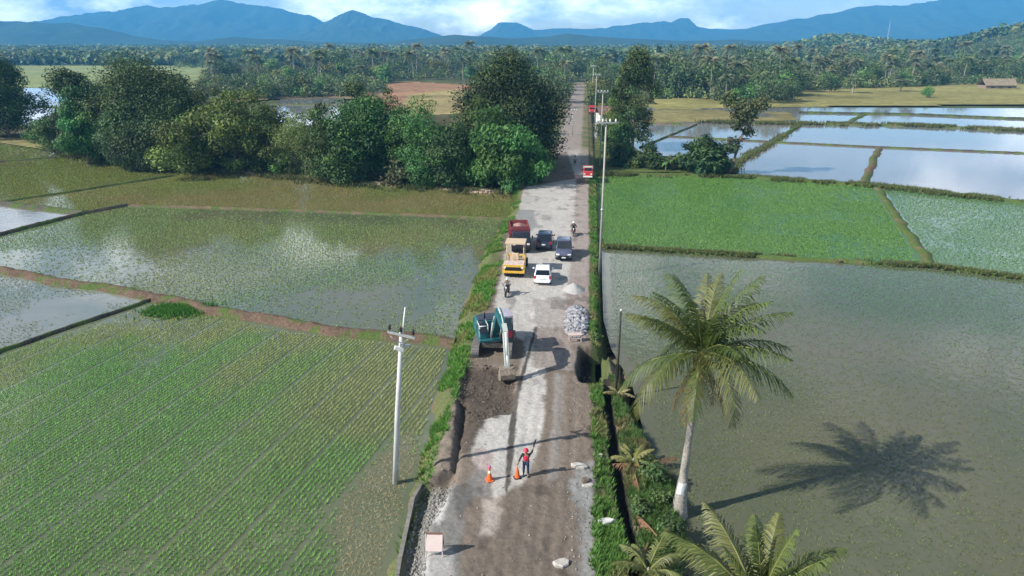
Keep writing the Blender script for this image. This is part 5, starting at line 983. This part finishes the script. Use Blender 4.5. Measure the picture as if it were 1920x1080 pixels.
# ------------------------------------------------------------------ people and two-wheelers
M_SKIN = mat('skin', (.26, .14, .085), .6, var=.08)
def skin(name, verts, edges, radii, m, parent, root_i=0, sub=1):
    me = bpy.data.meshes.new(name); me.from_pydata([tuple(v) for v in verts], edges, []); me.materials.append(m); o = link(bpy.data.objects.new(name, me), parent)
    o.modifiers.new('Skin', 'SKIN'); sv = me.skin_vertices[0].data
    for i, r in enumerate(radii): sv[i].radius = (r, r) if not isinstance(r, tuple) else r
    sv[root_i].use_root = True; u = o.modifiers.new('Smooth', 'SUBSURF'); u.levels = sub; u.render_levels = sub; return o
def person(label, loc, rz, J, cloth, helmet=None, vest=None, hair=(.01, .01, .01), shoes=(.02, .02, .02)):
    """J: joint positions in metres, +Y is forward; one skinned body with clothing grown over it"""
    root = empty('person', loc, rz); tag(root, label, 'person'); v = {k: Vector(p) for k, p in J.items()}
    names = ['pelvis', 'waist', 'chest', 'neck', 'head0', 'head1']; V, E, R = [], [], []
    def addv(p, r, prev=None):
        V.append(p); R.append(r); i = len(V)-1
        if prev is not None: E.append((prev, i))
        return i
    pel = addv(v['pelvis'], (.15, .115)); wa = addv(v['waist'], (.135, .10), pel); ch = addv(v['chest'], (.155, .11), wa); nk = addv(v['neck'], .055, ch); h0 = addv(v['head'], (.078, .092), nk); h1 = addv(v['head']+(v['head']-v['neck']).normalized()*.1, (.07, .085), h0)
    fwd = Vector((0, 1, 0)); addv(v['head']+fwd*.1+Vector((0, 0, -.01)), .016, h0)
    for sg, n in ((-1, 'l'), (1, 'r')): addv(v['head']+Vector((sg*.085, 0, 0)), .018, h0)
    for n in 'lr':
        hp = addv(v['hip_'+n], .092, pel); k = addv(v['knee_'+n], .06, hp); a = addv(v['ankle_'+n], .042, k); addv(v['ankle_'+n]+fwd*.15-Vector((0, 0, .045)), .038, a)
        s = addv(v['shoulder_'+n], .062, ch); e = addv(v['elbow_'+n], .043, s); w_ = addv(v['wrist_'+n], .03, e)
        d = (v['wrist_'+n]-v['elbow_'+n]).normalized(); side = d.cross(Vector((.2, .9, .3))).normalized(); cu = d.cross(side); pm = addv(v['wrist_'+n]+d*.07, .032, w_)
        for q, (off, ln) in enumerate(((-.03, .075), (-.01, .088), (.011, .082), (.03, .062))):
            f1 = addv(v['wrist_'+n]+d*(.10+ln*.35)+side*off+cu*.012, .009, pm); addv(v['wrist_'+n]+d*(.10+ln*.8)+side*off*1.05+cu*.045, .008, f1)
        t1 = addv(v['wrist_'+n]+d*.05+side*-.045+cu*.01, .011, w_); addv(v['wrist_'+n]+d*.09+side*-.065+cu*.03, .009, t1)
    skin('body', V, E, R, M_SKIN, root, pel)
    sh, tr, sho = cloth
    Vs = [v['pelvis'], v['waist'], v['chest'], v['chest'].lerp(v['neck'], .55)]; Es = [(0, 1), (1, 2), (2, 3)]; Rs = [(.165, .13), (.15, .115), (.172, .125), (.09, .08)]
    for n in 'lr':
        i = len(Vs); Vs += [v['shoulder_'+n], v['elbow_'+n], v['elbow_'+n].lerp(v['wrist_'+n], .85)]; Es += [(2, i), (i, i+1), (i+1, i+2)]; Rs += [.076, .056, .046]
    skin('shirt', Vs, Es, Rs, sh, root, 0)
    Vs = [v['pelvis']-Vector((0, 0, .02))]; Es = []; Rs = [(.162, .125)]
    for n in 'lr':
        i = len(Vs); Vs += [v['hip_'+n], v['knee_'+n], v['ankle_'+n]+(v['knee_'+n]-v['ankle_'+n])*.12]; Es += [(0, i), (i, i+1), (i+1, i+2)]; Rs += [.106, .075, .06]
    skin('trousers', Vs, Es, Rs, tr, root, 0)
    for n in 'lr': skin('shoe', [v['ankle_'+n]+Vector((0, -.05, -.045)), v['ankle_'+n]+Vector((0, .06, -.05)), v['ankle_'+n]+Vector((0, .17, -.06))], [(0, 1), (1, 2)], [.05, .05, .036], sho, root)
    if vest: skin('vest', [v['pelvis']+Vector((0, 0, .06)), v['waist'], v['chest'], v['chest'].lerp(v['neck'], .5)], [(0, 1), (1, 2), (2, 3)], [(.182, .147), (.168, .133), (.188, .142), (.10, .09)], vest, root)
    hd = v['head']+(v['head']-v['neck']).normalized()*.065; b = MB(); b.loft([[tuple(hd+Vector((r*math.cos(a), -.01+r*1.12*math.sin(a), z))) for a in [2*PI*k/16 for k in range(16)]] for z, r in (((-.03, .155), (-.02, .135), (.03, .128), (.09, .10), (.125, .05), (.13, .01)) if helmet else ((-.05, .09), (0, .098), (.05, .09), (.085, .05), (.09, .01)))], True, True)
    b.build('helmet' if helmet else 'hair', helmet or mat('black_hair', hair, .6), root)
    for sg in (-1, 1): b = MB(); e = v['head']+Vector((sg*.033, .088, .012)); b.tube([e, e+Vector((0, .008, 0))], .012, 6); b.build('eye', M_BLK, root)
    b = MB(); e = v['head']+Vector((0, .09, -.045)); b.box(e, (.045, .012, .012)); b.build('mouth', mat('lips', (.22, .09, .07), .6), root)
    return root
def stand(h=1.66, **ov):
    k = h/1.7; J = dict(pelvis=(0, 0, .93), waist=(0, .01, 1.10), chest=(0, .01, 1.30), neck=(0, 0, 1.46), head=(0, .02, 1.575), hip_l=(-.10, 0, .88), hip_r=(.10, 0, .88), knee_l=(-.12, .03, .49), knee_r=(.12, .03, .49), ankle_l=(-.13, 0, .09), ankle_r=(.13, 0, .09), shoulder_l=(-.19, 0, 1.37), shoulder_r=(.19, 0, 1.37), elbow_l=(-.27, 0, 1.10), elbow_r=(.27, 0, 1.10), wrist_l=(-.28, .08, .86), wrist_r=(.28, .08, .86)); J.update(ov)
    return {a: tuple(c*k for c in p) for a, p in J.items()}
M_REDV = mat('red_vest', (.50, .02, .055), .7, var=.15); M_DKC = mat('dark_cloth', (.02, .02, .026), .85, var=.2); M_BLUE = mat('dark_blue_cloth', (.016, .03, .075), .85, var=.2); M_GREYC = mat('grey_cloth', (.25, .25, .26), .85, var=.15); M_REDH = mat('red_helmet', (.55, .03, .07), .35, coat=.4)
M_OR = mat('cone_orange', (.72, .13, .03), .5, var=.06)
pf = gp(986, 892); FR = TOW-.1
person('road worker in red vest and red helmet raising one arm with a dark flag', pf, FR, stand(1.66, elbow_l=(-.33, .05, 1.58), wrist_l=(-.40, .06, 1.83), elbow_r=(.30, .02, 1.12), wrist_r=(.40, .12, .88), knee_r=(.11, .06, .49)), (M_DKC, M_BLUE, M_BLK), M_REDH, M_REDV)
def flag():
    o = empty('signal_flag', pf, FR); tag(o, 'dark rolled signal flag on a stick in the raised hand of the worker', 'flag'); k = 1.66/1.7; w_ = Vector((-.40, .06, 1.83))*k; d = Vector((-.07, .01, .25)).normalized(); b = MB(); b.tube([w_-d*.10, w_+d*.62], .013, 7); b.build('stick', mat('dark_wood', (.035, .028, .022), .8), o)
    b = MB(); rings = []
    for i in range(7):
        q = i/6; c = w_+d*(.16+.46*q); rings.append([c+Vector((.012+.075*math.sin(PI*(.15+.7*q)), .02*math.sin(i*2), 0)), c+Vector((0, .03, 0)), c+Vector((-.02, 0, 0)), c+Vector((0, -.03, 0))])
    b.loft(rings, True, True); b.build('cloth', M_DKC, o)
flag()
def cone(p, h, label, col=M_OR, collar=True, top=None):
    o = empty('traffic_cone', p, .3); tag(o, label, 'traffic cone'); k = h/.75; b = MB(); b.box((0, 0, .025*k), (.40*k, .40*k, .05*k), bev=.04); b.build('base', M_BLK if top is None else col, o)
    b = MB(); b.tube([(0, 0, .04*k), (0, 0, .08*k), (0, 0, .40*k), (0, 0, .72*k), (0, 0, .75*k)], [.16*k, .145*k, .088*k, .034*k, .02*k], 18); b.build('body', col, o)
    if collar: b = MB(); b.tube([(0, 0, .40*k), (0, 0, .57*k)], [.092*k, .064*k], 18); b.build('collar', mat('pale_band', (.78, .80, .50), .4, var=.04), o)
    if top: b = MB(); b.tube([(0, 0, .66*k), (0, 0, .78*k), (0, 0, .84*k), (0, 0, .86*k)], [.05*k, .085*k, .06*k, .01], 12); b.build('cap', top, o)
    return o
pc = pf+Vector((-.46, -.12, 0)); cone((pc.x, pc.y, tz(pc)), .74, 'orange traffic cone at the feet of the road worker', collar=False)
cone(gp(918, 900), .78, 'tall orange cone with pale band and pink top standing alone left of the worker', top=mat('pink_cap', (.62, .10, .22), .5))
def motorbike(p, rz, label, colr, lean=.0):
    o = empty('motorcycle', p, rz); tag(o, label, 'motorcycle'); b = MB()
    for y in (-.62, .62):
        b = MB(); n = 18; b.loft([[(x*1., y+r*math.cos(2*PI*k/n), .29+r*math.sin(2*PI*k/n)) for k in range(n)] for x, r in ((-.045, .20), (-.045, .27), (0, .29), (.045, .27), (.045, .20), (-.045, .20))], False, True); t = b.build('wheel', M_TYRE, o)
        b = MB(); b.tube([(-.02, y, .29), (.02, y, .29)], .2, 14); b.build('rim', M_RIM, t)
    pm = paint('bike_%s' % label[:12], colr)
    b = MB(); b.loft([rrect(.12, .42, .5, .62, .02, 2), rrect(.26, .5, .86, .42, .05, 2), rrect(.22, .34, .72, .25, .05, 2), rrect(.2, .34, .6, -.05, .05, 2), rrect(.26, .45, .72, -.35, .05, 2), rrect(.12, .62, .74, -.85, .02, 2)], True, True); b.build('body', pm, o)
    b = MB(); b.loft([rrect(.2, .70, .78, .12, .03, 2), rrect(.28, .72, .80, -.15, .03, 2), rrect(.22, .76, .84, -.70, .03, 2)], True, True); b.build('seat', M_BLK, o)
    b = MB(); b.tube([(0, .62, .30), (0, .45, .80), (0, .40, .98)], .04, 7); b.build('fork', M_STEEL, o)
    b = MB(); b.tube([(-.34, .28, 1.0), (-.15, .40, 1.0), (.15, .40, 1.0), (.34, .28, 1.0)], .018, 6); b.build('handlebar', M_BLK, o)
    b = MB(); b.tube([(0, .46, .88), (0, .55, .88)], [.09, .075], 10); b.build('headlight', M_LAMP, o)
    for sg in (-1, 1): b = MB(); b.tube([(sg*.3, .33, 1.0), (sg*.36, .34, 1.16)], .008, 5); b.box((sg*.37, .34, 1.19), (.1, .02, .07)); b.build('mirror', M_BLK, o)
    b = MB(); b.tube([(.13, .1, .28), (.15, -.3, .28), (.16, -.75, .36)], [.025, .04, .05], 8); b.build('exhaust', M_STEEL, o)
    b = MB(); b.box((0, -.9, .66), (.14, .03, .08)); b.build('taillight', M_RED, o); return o
def rider(p, rz, label, sh, tr, hm):
    J = dict(pelvis=(0, -.22, .86), waist=(0, -.2, 1.02), chest=(0, -.12, 1.24), neck=(0, -.06, 1.40), head=(0, -.02, 1.52), hip_l=(-.10, -.18, .83), hip_r=(.10, -.18, .83), knee_l=(-.2, .22, .72), knee_r=(.2, .22, .72), ankle_l=(-.17, .12, .33), ankle_r=(.17, .12, .33), shoulder_l=(-.19, -.1, 1.32), shoulder_r=(.19, -.1, 1.32), elbow_l=(-.30, .06, 1.12), elbow_r=(.30, .06, 1.12), wrist_l=(-.31, .22, 1.04), wrist_r=(.31, .22, 1.04))
    return person(label, p, rz, J, (sh, tr, M_BLK), hm)
M_WH = mat('white_helmet', (.7, .7, .7), .3, coat=.4); M_PINK = mat('pale_pink_cloth', (.5, .3, .3), .8); M_BH = mat('black_helmet', (.015, .015, .018), .25, coat=.5)
p = gp(951, 553); motorbike(p, TOW-.12, 'black motorcycle with rider coming along the left road edge before the excavator', (.012, .012, .014)); rider(p, TOW-.12, 'rider in dark clothes and white helmet on the black motorcycle by the roller', M_GREYC, M_DKC, M_WH)
p = place(1075, 441); motorbike(p, TOW, 'dark red motorcycle at the right road edge behind the grey car', (.10, .012, .014)); rider(p, TOW, 'rider with pale helmet on the dark red motorcycle behind the grey car', M_DKC, M_DKC, M_WH)
p = place(1078, 308); motorbike(p, TOW, 'motorcycle coming out of the tree shade far up the road', (.02, .02, .03)); rider(p, TOW, 'rider in pale top riding out of the tree shade', mat('pale_cloth', (.6, .6, .6), .8), M_DKC, M_BH)
p = place(1010, 339); motorbike(p, AWAY+.3, 'motorcycle parked in the tree shade at the left road edge', (.015, .02, .03))
# ------------------------------------------------------------------ heaps and odds and ends on the road
def rocks(name, pts, size, col, seed, flat=.75):
    """loose stones as one heap"""
    r = np.random.default_rng(seed); base = np.array([(1, 0, 0), (-1, 0, 0), (0, 1, 0), (0, -1, 0), (0, 0, 1), (0, 0, -1)], float); ic = [(0, 2, 4), (2, 1, 4), (1, 3, 4), (3, 0, 4), (2, 0, 5), (1, 2, 5), (3, 1, 5), (0, 3, 5)]
    bv = list(base); m = {}; fs = []
    def md(a, b):
        k = (min(a, b), max(a, b))
        if k not in m: v = bv[a]+bv[b]; bv.append(v/np.linalg.norm(v)); m[k] = len(bv)-1
        return m[k]
    for a, b, c in ic: x, y, z = md(a, b), md(b, c), md(c, a); fs += [(a, x, z), (x, b, y), (z, y, c), (x, y, z)]
    B = np.array(bv); fs = np.array(fs); V, Fq, C = [], [], []
    for i, p in enumerate(pts):
        s = size*(.55+.9*r.random()); sc = np.array((1+.4*r.random(), .8+.4*r.random(), flat*(.8+.4*r.random())))*s; Rm = np.array(Euler((r.random()*.8, r.random()*.8, r.random()*6.3)).to_matrix())
        v = (B*(1+.22*(r.random((len(B), 1))-.5))*sc) @ Rm.T+np.array(p); V.append(v); Fq.append(fs+i*len(B)); c = np.array(col)*(.55+.9*r.random()); C.append(np.tile(c, (len(B), 1)))
    return np_mesh(name, np.concatenate(V), np.concatenate(Fq), mat_attr('stone', var=.25, scale=12, rough=.85, bump=.4, spec=.25), np.clip(np.concatenate(C), .01, .6))
def heap_pts(c, rx, ry, h, n, seed, yaw=0.):
    r = np.random.default_rng(seed); out = []
    while len(out) < n:
        u, v = r.random(2)*2-1; q = u*u+v*v
        if q > 1: continue
        x, y = u*rx, v*ry; x, y = x*math.cos(yaw)-y*math.sin(yaw), x*math.sin(yaw)+y*math.cos(yaw); zt = h*(1-q)**.7*(.8+.4*r.random()); p = (c.x+x, c.y+y); out.append((p[0], p[1], tz(p)+zt*(1 if r.random() < .75 else r.random())))
    return out
c = at(1081, 602, 0); tag(rocks('stone_heap', heap_pts(c, 1.0, 3.5, .40, 620, 601, ROAD_YAW), .135, (.25, .25, .27), 602), 'long heap of grey river stones on the right shoulder of the road', 'stones', kind='stuff')
c = at(905, 355, -.4); tag(rocks('rubble_heap', heap_pts(c, 3.4, 1.2, .8, 420, 611), .2, (.34, .26, .19), 612), 'heap of tan rubble at the field edge below the bright bamboo', 'rubble', kind='stuff')
def gravel():
    c = at(1076, 543, 0); n = 40; g = np.linspace(-1.6, 1.6, n); A, B = np.meshgrid(g, g, indexing='ij'); x = c.x+B.ravel(); y = c.y+A.ravel(); d = np.hypot(B.ravel()/1., A.ravel()/1.25); z = terrain(x, y)-.05+np.clip(.72*(1-(d/1.12)**1.15)+.10*(fbm(x*2, y*2, 8)-.5)+.05*(fbm(x*9, y*9, 9)-.5), 0, 2)
    i = np.arange((n-1)*n).reshape(n-1, n)[:, :-1].ravel(); q = np.stack([i, i+n, i+n+1, i+1], 1)[:, ::-1]; k = (d[q] < 1.3).all(1)
    tag(np_mesh('gravel_heap', np.stack([x, y, z], 1), q[k], mat('fine_gravel', (.33, .325, .315), .95, var=.3, scale=14, bump=.8), smooth_=True), 'cone shaped heap of pale fine gravel behind the stone heap', 'gravel', kind='stuff')
gravel()
def stool():
    p = gp(1078, 640); o = empty('wooden_stool', p, .08); tag(o, 'pale wooden stool table at the near end of the stone heap', 'stool'); M_ = mat('pale_wood', (.48, .38, .34), .75, var=.15); b = MB(); b.box((0, 0, .62), (1.05, .55, .06), bev=.02); b.build('seat', M_, o)
    for x in (-.45, .45):
        for y in (-.2, .2): b = MB(); b.box((x, y, .28), (.07, .07, .63)); b.build('leg', M_, o)
    b = MB(); b.box((0, -.2, .3), (.84, .04, .07)); b.build('stretcher', M_, o)
stool()
def board():
    p = gp(816, 1036); o = empty('sandwich_board', p, -.03); tag(o, 'pale pink wooden sandwich board standing at the trench by the bottom edge', 'sign'); M_ = mat('pink_board', (.62, .50, .47), .65, var=.06); M2 = mat('brown_edge', (.16, .085, .06), .8); w_ = .74
    for sg, m in ((-1, M_), (1, M2)):
        b = MB(); rot = Euler((sg*.328, 0, 0)); 
        for k in range(5): c = Vector((0, sg*(.04+.05*(4-k)*1.02), .38+.15*k)); b.box(c, (w_, .02, .1575), rot)
        b.build('panel', m, o)
        for x in (-w_/2, w_/2): b = MB(); b.tube([(x, sg*.03, 1.07), (x, sg*.30, .0)], .022, 4, False); b.build('leg', m, o)
    b = MB(); b.box((0, 0, 1.07), (w_+.04, .1, .03)); b.build('hinge_rail', M2, o)
board()
M_SLAB = mat('broken_concrete', (.40, .375, .345), .9, var=.2, scale=5, bump=.5)
def slab(px, py, sx_, sy_, sz, rz, label, m=M_SLAB, cat='concrete slab', name='concrete_slab'):
    r = random.Random(px); b = MB(); n = 7; rg = [(math.cos(2*PI*k/n)*sx_*(.75+.4*r.random()), math.sin(2*PI*k/n)*sy_*(.75+.4*r.random())) for k in range(n)]
    b.loft([[(x, y, -.05) for x, y in rg], [(x*1.02, y*1.02, sz*.7) for x, y in rg], [(x*.9, y*.88, sz*(.9+.15*r.random())) for x, y in rg]]); o = b.build(name, m); o.location = gp(px, py); o.rotation_euler = (.06, .05, rz); tag(o, label, cat)
slab(1054, 1057, .42, .26, .16, .3, 'pale broken concrete slab lying on the dirt by the bottom edge')
slab(1085, 876, .50, .22, .18, -.2, 'pale broken slab on the right shoulder level with the worker')
slab(1103, 912, .34, .14, .12, .1, 'thin pale slab behind the shoulder slab by the weeds')
slab(1134, 981, .46, .22, .22, .15, 'white lumpy sack lying in the weeds by the ditch', mat('white_sack', (.62, .62, .6), .8, var=.15, scale=6, bump=.4), 'sack', 'white_sack')
slab(1125, 855, .16, .12, .14, .0, 'small cream sack in the weeds above the white lumpy sack', mat('cream_sack', (.5, .46, .36), .8), 'sack', 'cream_sack')
slab(1098, 903, .22, .2, .2, .5, 'dark clod of earth beside the shoulder slabs', mat('earth_clod', (.14, .11, .085), .95, var=.35, scale=6, bump=.8), 'earth clod', 'earth_clod')
def edge_wall():
    pts = [gp(792, 905), gp(775, 945), gp(762, 1000), gp(750, 1050), gp(738, 1110)]; b = MB(); rings = []
    for i, p in enumerate(pts):
        d = (pts[min(i+1, 4)]-pts[max(i-1, 0)]).normalized(); n = Vector((d.y, -d.x, 0)); z0 = -.9; z1 = -.34+.10*math.sin(i*2.3); c = Vector((p.x, p.y, 0)); rings.append([c-n*.10+Vector((0, 0, z0)), c+n*.10+Vector((0, 0, z0)), c+n*.10+Vector((0, 0, z1)), c-n*.10+Vector((0, 0, z1))])
    b.loft(rings); o = b.build('concrete_wall', mat('old_concrete', (.17, .16, .145), .9, var=.3, scale=4, bump=.5)); tag(o, 'low grey concrete channel wall along the trench at the bottom left of the road', 'wall')
edge_wall()
r = np.random.default_rng(77); pts = []
for _ in range(900):
    px, py = 760+95*r.random(), 905+185*r.random(); p = at(px, py, -.3)
    if sdist(np.array([p.x]), np.array([p.y]), TRENCH)[0] < .1: pts.append((p.x, p.y, tz(p)+.02))
tag(rocks('gravel', pts, .055, (.2, .2, .185), 78), 'loose stones strewn in the trench left of the road', 'gravel', kind='stuff')
pts = []
for _ in range(1100):
    s_, t_ = 20+60*r.random()**1.5, r.choice([r.uniform(3.3, 5.), r.uniform(-4.4, -2.6), r.uniform(-2.5, 3.3)], p=[.5, .3, .2]); x, y = XY(s_, t_); pts.append((x, y, tz((x, y))+.01))
tag(rocks('gravel', pts, .036, (.22, .2, .175), 79), 'scattered stones along the road shoulders', 'gravel', kind='stuff')
pts = []
for _ in range(260):
    px, py = 864+100*r.random(), 690+95*r.random(); p = at(px, py, -.3); pts.append((p.x, p.y, tz(p)+.02))
tag(rocks('soil_clods', pts, .055, (.10, .082, .066), 80), 'clods of dug up earth in front of the excavator bucket', 'earth', kind='stuff')
